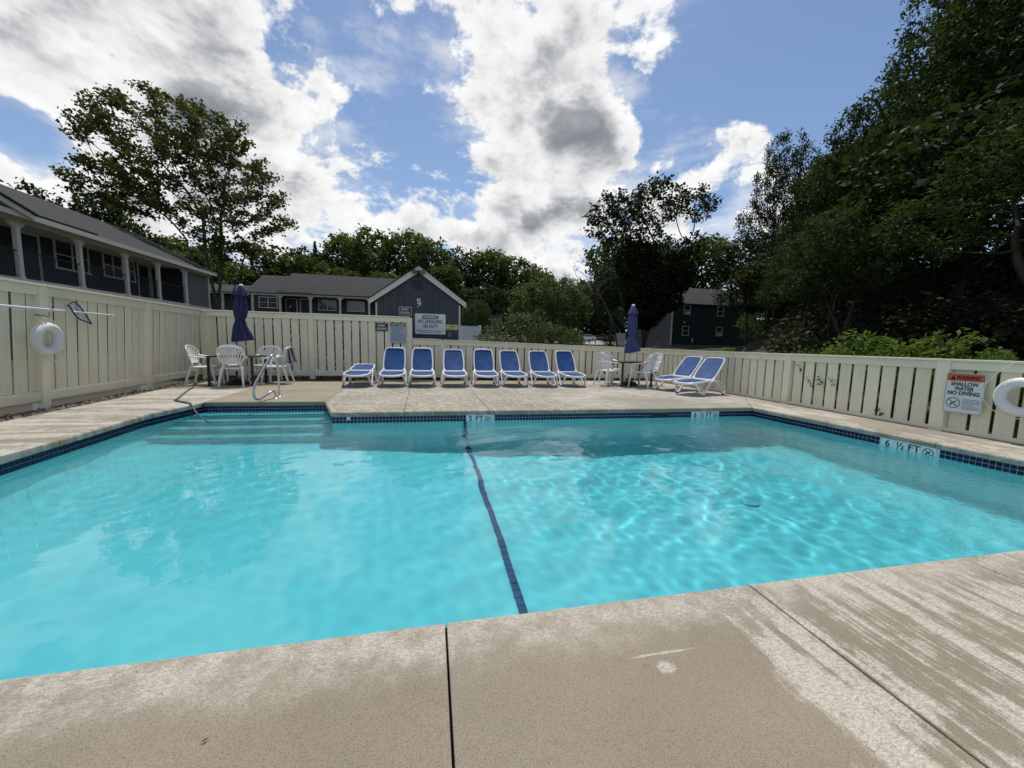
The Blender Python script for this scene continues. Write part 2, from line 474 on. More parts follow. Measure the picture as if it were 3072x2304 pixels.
def concrete(name, stain_scale=(9, .9, 1), stain_lo=.5, stain_hi=.72, amt=.8, edge=None, vein=0., base=(.282, .240, .176), drift=.55, warp=.06, xfade=None, spots=()):
    """exposed-aggregate concrete with pale mineral stains. edge=(axis, from, to): pale crust towards a pool edge"""
    m, g, b = pmat(name)
    co = g.n('ShaderNodeTexCoord').outputs['Object']
    big = g.noise(co, .9, 5, .55); fine = g.noise(co, 230, 2, .7); mid = g.noise(co, 34, 4, .7)
    vor = g.n('ShaderNodeTexVoronoi', feature='F1'); g.put(vor.inputs['Vector'], co); vor.inputs['Scale'].default_value = 300
    c = g.mix(g.ramp(big, .3, .7), tuple(x * .86 for x in base), tuple(x * 1.10 for x in base))
    c = g.mix(g.math('MULTIPLY', g.ramp(fine, .44, .72), .65), c, (.09, .070, .048))
    c = g.mix(g.math('MULTIPLY', g.ramp(mid, .5, .8), .35), c, (.17, .13, .085))
    sp = g.math('LESS_THAN', vor.outputs['Distance'], .22)
    rcol = g.ramp(g.n('ShaderNodeSeparateColor').outputs[0], .82, .95)
    sep = [n for n in m.node_tree.nodes if n.type == 'SEPARATE_COLOR'][-1]; g.put(sep.inputs[0], vor.outputs['Color'])
    c = g.mix(g.math('MULTIPLY', g.math('MULTIPLY', sp, rcol), .6), c, (.55, .50, .42))
    wv = g.vmath('ADD', co, g.vmath('SCALE', g.vmath('SUBTRACT', g.noise(co, 1.3, 3, .5, col=True), (.5, .5, .5)), scale=warp))
    st = g.noise(g.vmath('MULTIPLY', wv, stain_scale), 1., 6, .62)
    st2 = g.noise(g.vmath('MULTIPLY', wv, tuple(x * .33 for x in stain_scale)), 1., 4, .6)
    st = g.math('ADD', g.math('MULTIPLY', st, .62), g.math('MULTIPLY', st2, .38))
    st = g.math('ADD', st, g.math('MULTIPLY', g.math('SUBTRACT', g.noise(co, 9, 6, .75), .5), .42))
    st = g.math('ADD', st, g.math('MULTIPLY', g.math('SUBTRACT', g.noise(co, drift, 3, .5), .5), .55))
    if xfade:
        sx = g.n('ShaderNodeSeparateXYZ'); g.put(sx.inputs[0], co)
        st = g.math('ADD', st, g.ramp(g.math('ADD', sx.outputs[0], g.math('MULTIPLY', sx.outputs[1], xfade[2])), xfade[0], xfade[1], -.30, 0.))
    mask = g.math('MULTIPLY', g.ramp(st, stain_lo, stain_hi), amt)
    if vein:
        w = g.n('ShaderNodeTexWave', wave_type='BANDS', bands_direction='DIAGONAL'); g.put(w.inputs['Vector'], co)
        w.inputs['Scale'].default_value = 2.2; w.inputs['Distortion'].default_value = 14; w.inputs['Detail'].default_value = 4; w.inputs['Detail Scale'].default_value = 1.6
        mask = g.math('MAXIMUM', mask, g.math('MULTIPLY', g.ramp(w.outputs[1], .78, .97), vein))
    if edge:
        ax, a0, a1 = edge
        s = g.n('ShaderNodeSeparateXYZ'); g.put(s.inputs[0], co)
        e = g.ramp(g.math('ADD', s.outputs[ax], g.math('MULTIPLY', g.math('SUBTRACT', g.noise(co, 5, 5, .6), .5), .30)), a0, a1)
        mask = g.math('MAXIMUM', mask, g.math('MULTIPLY', e, g.ramp(g.noise(co, 7, 5, .7), .35, .62, .25, .85)))
    for cx, cy, rx, ry in spots:      # dried splashes
        dv = g.vmath('MULTIPLY', g.vmath('SUBTRACT', wv, (cx, cy, 0.)), (1 / rx, 1 / ry, 0.))
        ds = g.math('ADD', g.vmath('LENGTH', dv), g.math('MULTIPLY', g.math('SUBTRACT', g.noise(co, 30, 5, .65), .5), 1.5))
        mask = g.math('MAXIMUM', mask, g.ramp(ds, 1.2, .6, 0., .8))
    mask = g.math('MULTIPLY', mask, g.ramp(fine, .64, .42, .5, 1.))
    mask = g.math('MULTIPLY', mask, g.ramp(g.noise(g.vmath('MULTIPLY', co, (1., 2.2, 1.)), 48, 3, .7), .38, .60, .45, 1.))
    c = g.mix(mask, c, (.60, .565, .50))
    g.put(b.inputs['Base Color'], c); b.inputs['Roughness'].default_value = .85
    b.inputs['Specular IOR Level'].default_value = .3
    h = g.math('ADD', fine, g.math('MULTIPLY', vor.outputs['Distance'], .8))
    g.put(b.inputs['Normal'], g.bump(h, .35, .004))
    return m


MAT['con_plain'] = concrete('concrete_plain', (3, 3, 1), .66, .80, .45, edge=(1, 1.14, 1.40))
MAT['con_streak'] = concrete('concrete_streaked', (20, .9, 1), .44, .56, .92, edge=(1, 1.2, 1.44), drift=1.6, warp=.05)
MAT['con_left'] = concrete('concrete_left', (1.3, 9, 1), .425, .53, .9, warp=.25, base=(.33, .29, .225))
MAT['con_vein'] = concrete('concrete_veined', (3, 5, 1), .50, .68, .62, vein=.8, base=(.33, .295, .235), warp=.3)
MAT['con_tan'] = concrete('concrete_tan', (2, 7, 1), .60, .76, .5, base=(.325, .28, .215), warp=.2)
MAT['con_right'] = concrete('concrete_right', (6, 1.6, 1), .46, .62, .85, base=(.335, .295, .23), warp=.2)

# ------------------------------------------------------------------ terrain
CP = np.array([(-16, 25, .3), (-16, 33, .8), (-25, 25, .6), (-15, 44, 3.0), (-22, 44, 3.0), (-6, 44, 2.9), (5, 44, 2.2), (-10, 62, 3.6), (10, 62, 2.4), (28, 42, 1.02), (37, 42, 1.02), (28, 50, 1.05), (37, 50, 1.3),
               (20, 40, .9), (17, 22, .4), (22, 28, .6), (26, 34, .8), (14, 17, .3), (19, 21, .7), (16, 30, .6), (22, 46, .9), (24, 52, 1.0), (13, 26, .4), (30, 36, .9), (38, 36, 1.2), (43, 42, 1.4), (35, 32, 1.2), (40, 32, 2.5), (30, 31, 1.0), (24, 60, 1.0), (33, 60, 1.0), (28, 75, 1.2), (37, 75, 1.25), (38, 88, 2.2), (48, 88, 2.3), (48, 100, 2.7), (20, 25, .6), (12, 20, .2), (10, 10, .15), (14, 6, 1.0), (20, 6, 4.2), (30, 6, 10), (26, 18, 5), (31, 28, 3.5), (45, 28, 9),
               (48, 50, 4), (65, 62, 7), (-40, 30, 2), (-40, 62, 5), (0, 92, 5), (-30, 92, 6), (20, 92, 3), (62, 100, 5), (0, 20, .2), (0, 30, 1.1), (10, 0, .3), (16, -5, 2.5), (32, -10, 10), (-10, 0, 0), (-20, 0, 0), (0, -14, 0), (-20, -20, 0), (20, -20, 3), (-14, 10, .1), (-12, 18, .1), (5, 16, .1), (40, 15, 12), (60, 20, 15), (60, -10, 15)], float)
YX0, YX1, YY0, YY1 = -6.4, 7.6, -5.0, 12.2       # fenced yard


def gz(x, y):
    x = np.asarray(x, float); y = np.asarray(y, float)
    d2 = (x[..., None] - CP[:, 0]) ** 2 + (y[..., None] - CP[:, 1]) ** 2 + .5
    w = d2 ** -1.6
    z = (w * CP[:, 2]).sum(-1) / w.sum(-1)
    dx = np.maximum(np.maximum(YX0 - x, x - YX1), 0); dy = np.maximum(np.maximum(YY0 - y, y - YY1), 0)
    t = np.clip(np.hypot(dx, dy) / 6, 0, 1); t = t * t * (3 - 2 * t)
    return z * t - .06


def gz1(x, y): return float(gz(np.array([x]), np.array([y]))[0])


def terrain():
    xs = np.unique(np.concatenate([np.arange(-100, -20, 4.), np.arange(-20, YX0, 1.0), [YX0], np.arange(YX0, YX1, 1.)[1:], [YX1], np.arange(YX1 + .6, 40, 1.2), np.arange(40, 130, 4.)]))
    ys = np.unique(np.concatenate([np.arange(-60, YY0, 4.), [YY0], np.arange(YY0, YY1, 1.)[1:], [YY1], np.arange(YY1 + .6, 50, 1.2), np.arange(50, 170, 4.)]))
    gx, gy = np.meshgrid(xs, ys, indexing='ij')
    z = gz(gx, gy)
    out = (gx > YX1 + 2) | (gy > YY1 + 3) | (gx < YX0 - 3)
    z = z + out * .10 * np.sin(gx * 1.3 + 1.1 * np.sin(gy * .7)) * np.sin(gy * 1.1) * np.clip((np.hypot(gx, gy) - 14) / 10, 0, 1)
    V = np.stack([gx, gy, z], -1).reshape(-1, 3)
    nx, ny = gx.shape; i = np.arange(nx * ny).reshape(nx, ny)
    F = np.stack([i[:-1, :-1], i[1:, :-1], i[1:, 1:], i[:-1, 1:]], -1)
    cx = (gx[:-1, :-1] + gx[1:, 1:]) / 2; cy = (gy[:-1, :-1] + gy[1:, 1:]) / 2
    keep = ~((cx > YX0) & (cx < YX1) & (cy > YY0) & (cy < YY1))
    o = link('ground', np_mesh('ground', V, F[keep], MAT['ground'], True))
    setp(o, 'green and brown ground beyond the pool fence', kind='structure')
    # car park
    a = np.linspace(24, 62, 20); c = np.linspace(66, 100, 18)
    px, py = np.meshgrid(a, c, indexing='ij'); pz = gz(px, py) + .16
    i = np.arange(px.size).reshape(px.shape)
    o = link('car_park', np_mesh('car_park', np.stack([px, py, pz], -1).reshape(-1, 3), np.stack([i[:-1, :-1], i[1:, :-1], i[1:, 1:], i[:-1, 1:]], -1).reshape(-1, 4), MAT['parking'], True))
    setp(o, 'pale sunlit car park surface beyond the fence', kind='structure')


terrain()

# ------------------------------------------------------------------ pool
PO = [(-3.62, 1.47), (-3.86, 4.30), (-4.02, 6.40), (-3.86, 7.60), (-1.90, 7.58), (-1.51, 6.38), (6.15, 6.30), (6.36, 1.47)]   # clockwise seen from above
WZ = -.176
TILE_TOP = -.074


def inside_poly(x, y, poly):
    c = np.zeros(x.shape, bool); n = len(poly); j = n - 1
    for i in range(n):
        xi, yi = poly[i]; xj, yj = poly[j]
        c ^= ((yi > y) != (yj > y)) & (x < (xj - xi) * (y - yi) / (yj - yi + 1e-12) + xi)
        j = i
    return c


def seg_dist(x, y, a, b):
    ax, ay = a; bx, by = b; dx, dy = bx - ax, by - ay
    t = np.clip(((x - ax) * dx + (y - ay) * dy) / (dx * dx + dy * dy), 0, 1)
    return np.hypot(x - ax - t * dx, y - ay - t * dy)


def floor_z(x, y=None):
    x = np.asarray(x, float)
    return np.interp(x, [-4.2, -1.5, .5, 2.2, 4.6, 6.5], [-1.18, -1.24, -1.50, -1.78, -1.95, -1.95])


def plaster_mat():
    m, g, b = pmat('pool_plaster')
    co = g.n('ShaderNodeTexCoord').outputs['Object']
    n = g.noise(co, 1.6, 5, .6); n2 = g.noise(co, 14, 4, .6)
    c = g.mix(g.ramp(n, .3, .7), (.70, .80, .79), (.78, .85, .84))
    c = g.mix(g.math('MULTIPLY', g.ramp(n2, .55, .8), .12), c, (.58, .70, .70))
    g.put(b.inputs['Base Color'], c); b.inputs['Roughness'].default_value = .8
    return m


MAT['plaster'] = plaster_mat()
MAT['drain'] = M('drain_cover', (.60, .66, .66), .6)
MAT['step_plaster'] = M('step_plaster', (.66, .72, .71), .8, var=.05)


def tile_mat():
    m, g, b = pmat('blue_tile')
    oi = g.n('ShaderNodeObjectInfo').outputs['Random']; rp = g.n('ShaderNodeNewGeometry').outputs['Random Per Island']
    v = g.math('FRACT', g.math('ADD', oi, rp))
    g.put(b.inputs['Base Color'], g.mix(v, (.005, .007, .034), (.010, .016, .070))); b.inputs['Roughness'].default_value = .22; b.inputs['Specular IOR Level'].default_value = .3
    return m


MAT['tile'] = tile_mat()
MAT['line_tile'] = M('line_tile', (.035, .055, .18), .3, rnd=.2)

pool = empty('swimming_pool', (0, 0, 0), label='turquoise swimming pool with blue waterline tiles and corner steps')
pool['kind'] = 'structure'


def pool_shell():
    n = len(PO)
    b = MB()
    # walls
    for k in range(n):
        a = PO[k]; c = PO[(k + 1) % n]
        L = math.hypot(c[0] - a[0], c[1] - a[1]); m = max(1, int(L / .5))
        for j in range(m):
            p = [a[0] + (c[0] - a[0]) * j / m, a[1] + (c[1] - a[1]) * j / m]; q = [a[0] + (c[0] - a[0]) * (j + 1) / m, a[1] + (c[1] - a[1]) * (j + 1) / m]
            b.add([(*p, -.072), (*q, -.072), (*q, float(floor_z(q[0])) - .02), (*p, float(floor_z(p[0])) - .02)], [(0, 1, 2, 3)])
    me = b.mesh('pool_wall', MAT['plaster'])
    w = link('pool_wall', me, pool)
    # floor grid
    xs = np.linspace(-4.3, 6.6, 110); ys = np.linspace(1.2, 7.8, 66)
    gx, gy = np.meshgrid(xs, ys, indexing='ij')
    dmin = np.min([seg_dist(gx, gy, PO[k], PO[(k + 1) % n]) for k in range(n)], 0)
    ins = inside_poly(gx, gy, PO); dd = np.where(ins, dmin, 0)
    r = .30; cove = np.where(dd < r, r - np.sqrt(np.maximum(r * r - (r - dd) ** 2, 0)), 0)
    V = np.stack([gx, gy, floor_z(gx) + cove], -1).reshape(-1, 3)
    i = np.arange(gx.size).reshape(gx.shape)
    F = np.stack([i[:-1, :-1], i[1:, :-1], i[1:, 1:], i[:-1, 1:]], -1)
    keep = (dmin < .25) | ins; keep = keep[:-1, :-1] & keep[1:, 1:]
    f = link('pool_floor', np_mesh('pool_floor', V, F[keep], MAT['plaster'], True), pool)
    # steps in the corner recess
    steps = [(7.25, -.235), (6.95, -.46), (6.64, -.71), (6.32, -.96)]
    objs = [w, f]
    prev = 7.62
    for t, z in steps:
        def sl(tt): return -4.02 + (tt - 6.40) * .16 / 1.2 if tt > 6.4 else -4.02 + (6.4 - tt) * .076
        def sr(tt): return -1.51 - (tt - 6.38) * .39 / 1.2 if tt > 6.38 else -1.51
        poly = [(sl(t) - .02, t), (sr(t) + .02, t), (sr(prev) + .02, prev), (sl(prev) - .02, prev)]
        s = MB().prism(poly, 2, -1.4, z).build('step', MAT['step_plaster'], pool)
        e = MB().prism([(sl(t), t - .002), (sr(t), t - .002), (sr(t), t + .028), (sl(t), t + .028)], 2, z - .012, z + .004).build('step_edge_strip', MAT['sign_black'], s)
        objs += [s, e]; prev = t
    for o in objs: o.cycles.is_caustics_receiver = True
    # main drain and floor line tiles
    tm = MB().box((0, 0, 0), (.066, .072, .012)).mesh('line_tile', MAT['line_tile'])
    for k in range(60):
        y = 6.28 - k * .0795
        if y < 1.55: break
        z = float(floor_z(.62)); dd = min(6.37 - y, y - 1.47)
        if dd < .30: z += .30 - math.sqrt(max(.09 - (.30 - dd) ** 2, 0))
        o = link('line_tile', tm, pool, (.585 + (6.3 - y) * .032, y, z + .008)); o.cycles.is_caustics_receiver = True
    z = float(floor_z(3.6))
    o = MB().lathe([(.11, 0), (.11, .012), (.09, .02), (0.01, .02)], 16).build('drain_grate', MAT['drain'], pool, loc=(3.9, 3.9, z)); o.cycles.is_caustics_receiver = True
    # wall line below the depth mark
    for k in range(14):
        zz = -.23 - k * .0795
        o = link('line_tile', tm, pool, (.57, 6.352, zz), (PI / 2, 0, 0)); o.cycles.is_caustics_receiver = True


pool_shell()


def text_mesh(s, size, mat, bold=.0, name='lettering', align='CENTER', ext=.001, spacing=1.):
    cu = bpy.data.curves.new(name, 'FONT'); cu.body = s; cu.size = size; cu.align_x = align; cu.align_y = 'CENTER'
    cu.extrude = ext; cu.offset = bold * size; cu.space_character = spacing; cu.resolution_u = 3
    o = bpy.data.objects.new(name, cu); COL.objects.link(o)
    dg = bpy.context.evaluated_depsgraph_get()
    me = bpy.data.meshes.new_from_object(o.evaluated_get(dg))
    bpy.data.objects.remove(o); bpy.data.curves.remove(cu)
    me.name = name; me.materials.clear(); me.materials.append(mat)
    return me


def put_text(parent, s, size, mat, x, z, bold=.008, d=.004, name='lettering', align='CENTER', fit=None):
    """text on the local xz plane, facing -y; fit = width of the line"""
    me = text_mesh(s, size, mat, bold, name, align); xs = [v.co.x for v in me.vertices]; w = max(xs) - min(xs)
    return link(name, me, parent, (x, -d, z), (PI / 2, 0, 0), (fit / w if fit else 1, 1, 1))


def ring_mb(r, w, d=.0, k=28, t=.001):
    b = MB()
    V = []; F = []
    for j in range(k):
        a = 2 * PI * j / k
        for rr in (r - w / 2, r + w / 2): V.append((rr * math.cos(a), -d, rr * math.sin(a)))
    for j in range(k): F.append((2 * j, 2 * j + 1, (2 * j + 3) % (2 * k), (2 * j + 2) % (2 * k)))
    return b.add(V, F)


def no_dive_mb(r, d, w=.006):
    b = ring_mb(r, w, d)
    b.box((0, -d, 0), (2 * r, .0006, w), rot=(0, R_(45), 0))
    b.box((.02 * r, -d - .0008, .05 * r), (1.3 * r, .0006, w * 1.5), rot=(0, R_(-38), 0))
    b.box((-.25 * r, -d - .0008, -.35 * r), (.6 * r, .0006, w), rot=(0, R_(-70), 0))
    return b


def waterline_tiles():
    """two rows of small dark tiles round the pool with the white depth plates let in"""
    pitch, ts, tk = .0535, .0465, .010
    tm = MB().box((0, 0, 0), (ts, tk, ts)).mesh('tile', MAT['tile'])
    pale = MB().box((0, 0, 0), (ts, tk, ts)).mesh('tile', MAT['plate'])
    slots = []
    n = len(PO)
    gb = MB()
    plates = {5: [(.58, ['5', 'FT', 'X']), (4.82, ['6', '\u00bd', 'FT', 'X'])], 6: [(4.13, ['6', '\u00bd', 'FT', 'X'])]}
    PW = .147
    for k in range(n - 1):
        a = Vector(PO[k]); c = Vector(PO[k + 1]); L = (c - a).length; u = (c - a) / L
        nin = Vector((u.y, -u.x))           # towards the water (outline runs clockwise)
        ang = math.atan2(-nin.y, -nin.x) - PI / 2   # local -y faces the water
        # grout backing
        q0, q1 = a + nin * .002, c + nin * .002
        gb.add([(*q0, TILE_TOP + .002), (*q1, TILE_TOP + .002), (*q1, TILE_TOP - .12), (*q0, TILE_TOP - .12)], [(0, 1, 2, 3)])
        gaps = []
        for pos, chars in plates.get(k, []):
            if k == 5: d0 = (pos - a.x) / u.x
            else: d0 = (pos - a.y) / u.y
            gaps.append((d0, d0 + PW * len(chars)))
            for j, ch in enumerate(chars):
                d = d0 + PW * (j + .5)
                p = a + u * d + nin * .006
                pl = MB().box((0, 0, 0), (PW - .003, .012, .15)).build('depth_plate', MAT['plate'], pool, loc=(p.x, p.y, TILE_TOP - .075), rot=(0, 0, ang))
                if ch == 'X':
                    s = no_dive_mb(.052, .0075, .009).build('no_diving_symbol', MAT['ink'], pl)
                else:
                    put_text(pl, ch, .125, MAT['ink'], 0, .012, bold=.012, d=.0075, name='depth_lettering')
        if k == 5: gaps.append((4.02 + 1.51, 4.30 + 1.51))
        m = round(L / pitch)
        pk = L / m
        for j in range(m):
            d = (j + .5) * pk
            if any(g0 - .018 < d < g1 + .018 for g0, g1 in gaps): continue
            for row in range(2):
                p = a + u * d + nin * .004
                z = TILE_TOP - .004 - ts / 2 - row * pitch
                dist = math.hypot(p.x, p.y)
                graze = abs(nin.x * p.x + nin.y * p.y) / dist
                slots.append((graze ** .6 / dist, (p.x, p.y, z), ang, k, d, row))
    link('tile_grout', gb.mesh('tile_grout', MAT['grout']), pool)
    vis = sorted(slots, key=lambda s: -s[0] * (1 if (s[1][1] > 2.6 or s[3] == 0) else .2) * (.05 if s[1][1] < 2.9 and s[1][0] < 0 else 1))
    rest = MB()
    for i, (sz, p, ang, k, d, row) in enumerate(vis):
        odd = (k == 5 and row == 0 and abs(d - .235) < pitch * .5)
        if i < 300 or odd:
            link('tile', pale if odd else tm, pool, p, (0, 0, ang))
        else:
            rest.box(p, (ts, tk, ts), rz=ang)
    o = rest.build('tile_band', MAT['tile'], pool); o['kind'] = 'stuff'
    # skimmer mouth
    sk = MB().bb(3.985, 4.335, 6.312, 6.34, TILE_TOP - .115, TILE_TOP - .004).build('skimmer_mouth', MAT['ink'], pool)
    fr = MB().bb(3.99, 4.33, 6.306, 6.3115, TILE_TOP - .012, TILE_TOP - .003)
    fr.build('skimmer_frame', MAT['ink_grey'], sk)


waterline_tiles()


def water():
    h = .022
    xs = np.arange(-4.2, 6.55, h); ys = np.arange(1.3, 7.75, h)
    gx, gy = np.meshgrid(xs, ys, indexing='ij')
    r = np.random.default_rng(11)
    z = np.zeros_like(gx)
    # calm towards the near left, livelier on the right and by the steps
    amp = .22 + .75 * np.exp(-(((gx - 4.2) / 3.4) ** 2 + ((gy - 4.6) / 2.6) ** 2)) + .35 * np.exp(-(((gx + 2.3) / 1.3) ** 2 + ((gy - 5.4) / 1.0) ** 2)) + .3 * np.exp(-(((gx - 1.2) / 1.2) ** 2 + ((gy - 5.3) / 1.0) ** 2))
    amp *= np.clip((gy - .6) / 2.2, .35, 1)
    N = 60
    for i in range(N):
        lam = .13 * (9.0 ** r.uniform(0, 1)); a = r.uniform(0, 2 * PI) if i % 2 else r.normal(-.9, .6); k = 2 * PI / lam
        cx, cy = r.normal(0, .8, 2)
        ph = k * (gx * math.cos(a) + gy * math.sin(a)) + 1.2 * np.sin(gx * r.uniform(.3, .9) + gy * r.uniform(.3, .9) + r.uniform(0, 6))
        z += .046 * 1.4 / N ** .5 / k * (.55 + .45 * min(1., lam)) * np.sin(ph + r.uniform(0, 6.28))
    z *= amp
    for cx, cy, lam, am, wd in [(-3.3, 4.9, .17, .0005, .8)]:
        d = np.hypot(gx - cx, gy - cy); z += am * np.sin(2 * PI * d / lam) * np.exp(-(d / wd) ** 2)
    n = len(PO)
    dm = np.min([seg_dist(gx, gy, PO[k], PO[(k + 1) % n]) for k in range(n)], 0)
    ins = inside_poly(gx, gy, PO) | (dm < .04)
    V = np.stack([gx, gy, z + WZ], -1).reshape(-1, 3)
    i = np.arange(gx.size).reshape(gx.shape)
    F = np.stack([i[:-1, :-1], i[1:, :-1], i[1:, 1:], i[:-1, 1:]], -1)
    keep = ins[:-1, :-1] & ins[1:, 1:] & ins[1:, :-1] & ins[:-1, 1:]
    m, g, b = pmat('pool_water')
    b.inputs['Transmission Weight'].default_value = 1; b.inputs['IOR'].default_value = 1.33; b.inputs['Roughness'].default_value = 0
    b.inputs['Base Color'].default_value = (.125, .595, .695, 1)
    co = g.n('ShaderNodeTexCoord').outputs['Object']
    n1 = g.noise(g.vmath('MULTIPLY', co, (1., 1.5, 1.)), 7.5, 3, .55, .6)
    sep = g.n('ShaderNodeSeparateXYZ'); g.put(sep.inputs[0], co)
    reg = g.math('MAXIMUM', g.ramp(sep.outputs[1], 4.4, 6.0, .03, 1.), g.ramp(sep.outputs[0], 2.2, 5.2, .03, .8))
    bp = g.n('ShaderNodeBump'); bp.inputs['Distance'].default_value = .012; g.put(bp.inputs['Height'], n1); g.put(bp.inputs['Strength'], g.math('MULTIPLY', reg, .85))
    g.put(b.inputs['Normal'], bp.outputs[0])
    F = F[keep]; used = np.unique(F); remap = np.zeros(len(V), int); remap[used] = np.arange(len(used))
    o = link('pool_water', np_mesh('pool_water', V[used], remap[F], m, True))
    setp(o, 'clear rippled turquoise water filling the swimming pool', kind='structure')
    o.cycles.is_caustics_caster = True


water()

# ------------------------------------------------------------------ pool deck
deck = empty('pool_deck', (0, 0, 0), label='worn tan concrete pool deck of jointed slabs'); deck['kind'] = 'structure'


def offset_poly(poly, offs):
    """move every edge k inwards by offs[k] (polygon counter-clockwise)"""
    n = len(poly); L = []
    for k in range(n):
        a = Vector(poly[k]); b = Vector(poly[(k + 1) % n]); d = (b - a).normalized(); nn = Vector((-d.y, d.x))
        L.append((a + nn * offs[k], d))
    out = []
    for k in range(n):
        p, d = L[k - 1]; q, e = L[k]
        cr = d.x * e.y - d.y * e.x
        if abs(cr) < 1e-6: out.append((q.x, q.y)); continue
        t = ((q.x - p.x) * e.y - (q.y - p.y) * e.x) / cr
        out.append((p.x + d.x * t, p.y + d.y * t))
    return out


def on_pool(a, b):
    m = ((a[0] + b[0]) / 2, (a[1] + b[1]) / 2)
    for k in range(len(PO)):
        if all(float(seg_dist(np.array(p[0]), np.array(p[1]), PO[k], PO[(k + 1) % len(PO)])) < .035 for p in (a, b, m)): return True
    return False


filler = MB()


def slab(poly, mat):
    ar = sum(poly[k][0] * poly[(k + 1) % len(poly)][1] - poly[(k + 1) % len(poly)][0] * poly[k][1] for k in range(len(poly)))
    if ar < 0: poly = poly[::-1]
    n = len(poly); pe = [on_pool(poly[k], poly[(k + 1) % n]) for k in range(n)]
    q = offset_poly(poly, [-.014 if e else .0038 for e in pe])
    filler.prism(offset_poly(poly, [-.0132 if e else -.002 for e in pe]), 2, -.0695, -.033)
    me = bpy.data.meshes.new('concrete_slab'); bm = bmesh.new()
    lo = [bm.verts.new((*p, -.071)) for p in q]; hi = [bm.verts.new((*p, random.uniform(-.0015, .0015))) for p in q]
    bm.faces.new(hi); bm.faces.new(lo[::-1])
    big = []; small = []
    for k in range(n):
        bm.faces.new((lo[k], lo[(k + 1) % n], hi[(k + 1) % n], hi[k]))
    for k in range(n):
        e = bm.edges.get((hi[k], hi[(k + 1) % n])); (big if pe[k] else small).append(e)
    if big:
        lowb = [bm.edges.get((lo[k], lo[(k + 1) % n])) for k in range(n) if pe[k]]
        bmesh.ops.bevel(bm, geom=big, offset=.030, segments=5, affect='EDGES', profile=.5)
        small = [e for e in bm.edges if len(e.link_faces) == 2 and e.calc_face_angle(0) > 1.2 and all(v.co.z > -.01 for v in e.verts)]
    bmesh.ops.bevel(bm, geom=[e for e in small if e.is_valid], offset=.0045, segments=2, affect='EDGES', profile=.5)
    bmesh.ops.recalc_face_normals(bm, faces=bm.faces)
    bm.to_mesh(me); bm.free(); me.materials.append(MAT[mat])
    me.polygons.foreach_set('use_smooth', [True] * len(me.polygons))
    try: me.set_sharp_from_angle(angle=R_(35))
    except Exception: pass
    return link('concrete_slab', me, deck)


def build_deck():
    cuts = [-3.62, -2.85, -1.40, .06, 1.50, 2.89, 4.33, 6.36]
    for k in range(len(cuts) - 1):
        slab([(cuts[k], -4.5), (cuts[k + 1], -4.5), (cuts[k + 1], 1.47), (cuts[k], 1.47)], 'con_plain' if cuts[k] < .0 else 'con_mix' if cuts[k] < 1 else 'con_streak')
    slab([(-5.1, -4.5), (-3.62, -4.5), (-3.62, 1.47), (-5.1, 1.47)], 'con_left'); slab([(6.36, -4.5), (7.25, -4.5), (7.25, 1.47), (6.36, 1.47)], 'con_right')
    slab([(-5.1, 1.47), (-3.62, 1.47), (-3.768, 3.2), (-5.16, 3.2)], 'con_left')
    slab([(-5.16, 3.2), (-3.768, 3.2), (-3.86, 4.30), (-3.9095, 4.95), (-5.22, 4.9)], 'con_left')
    slab([(-5.22, 4.9), (-3.9095, 4.95), (-4.02, 6.40), (-5.36, 6.42)], 'con_left')
    slab([(-5.36, 6.42), (-4.02, 6.40), (-3.86, 7.60), (-3.93, 9.5), (-5.6, 9.5)], 'con_left')
    slab([(-5.6, 9.5), (-3.93, 9.5), (-3.98, 11.3), (-5.66, 11.3)], 'con_tan')
    slab([(-3.86, 7.60), (-2.92, 7.59), (-3.05, 11.3), (-3.98, 11.3), (-3.93, 9.5)], 'con_tan')
    slab([(-2.92, 7.59), (-1.90, 7.58), (-1.97, 9.72), (-2.02, 11.3), (-3.05, 11.3)], 'con_tan')
    slab([(-1.90, 7.58), (-1.51, 6.38), (-.42, 6.3686), (-.50, 9.72), (-1.97, 9.72)], 'con_vein')
    s = [(-.42, -.50), (.97, .95), (2.5, 2.5), (4.45, 4.5)]
    def fy(x): return 6.38 - (x + 1.51) * .08 / 7.66
    for k in range(3):
        slab([(s[k][0], fy(s[k][0])), (s[k + 1][0], fy(s[k + 1][0])), (s[k + 1][1], 9.72), (s[k][1], 9.72)], 'con_vein' if k < 2 else 'con_farright')
    slab([(4.45, fy(4.45)), (6.15, 6.30), (7.25, 7.68), (7.25, 9.72), (4.5, 9.72)], 'con_farright')
    xs = [-2.02, -.50, .95, 2.5, 4.5, 7.25]
    for k in range(5):
        slab([(xs[k], 9.72), (xs[k + 1], 9.72), (xs[k + 1], 11.66), (xs[k] - (.05 if k == 0 else 0), 11.66)], 'con_tan' if k < 4 else 'con_farright')
    slab([(6.15, 6.30), (6.27, 3.56), (7.25, 3.52), (7.25, 7.68)], 'con_right')
    slab([(6.27, 3.56), (6.36, 1.47), (7.25, 1.47), (7.25, 3.52)], 'con_right')
    filler.build('joint_filler', MAT['joint'], deck)


MAT['con_mix'] = concrete('concrete_mixed', (20, .9, 1), .44, .56, .92, edge=(1, 1.16, 1.42), drift=1.6, warp=.06, xfade=(.75, 1.15, -.2), spots=((.812, 1.109, .034, .025), (.83, 1.166, .13, .006)))
MAT['con_farright'] = concrete('concrete_far_right', (3, 8, 1), .46, .62, .75, base=(.34, .305, .245), warp=.2)
build_deck()


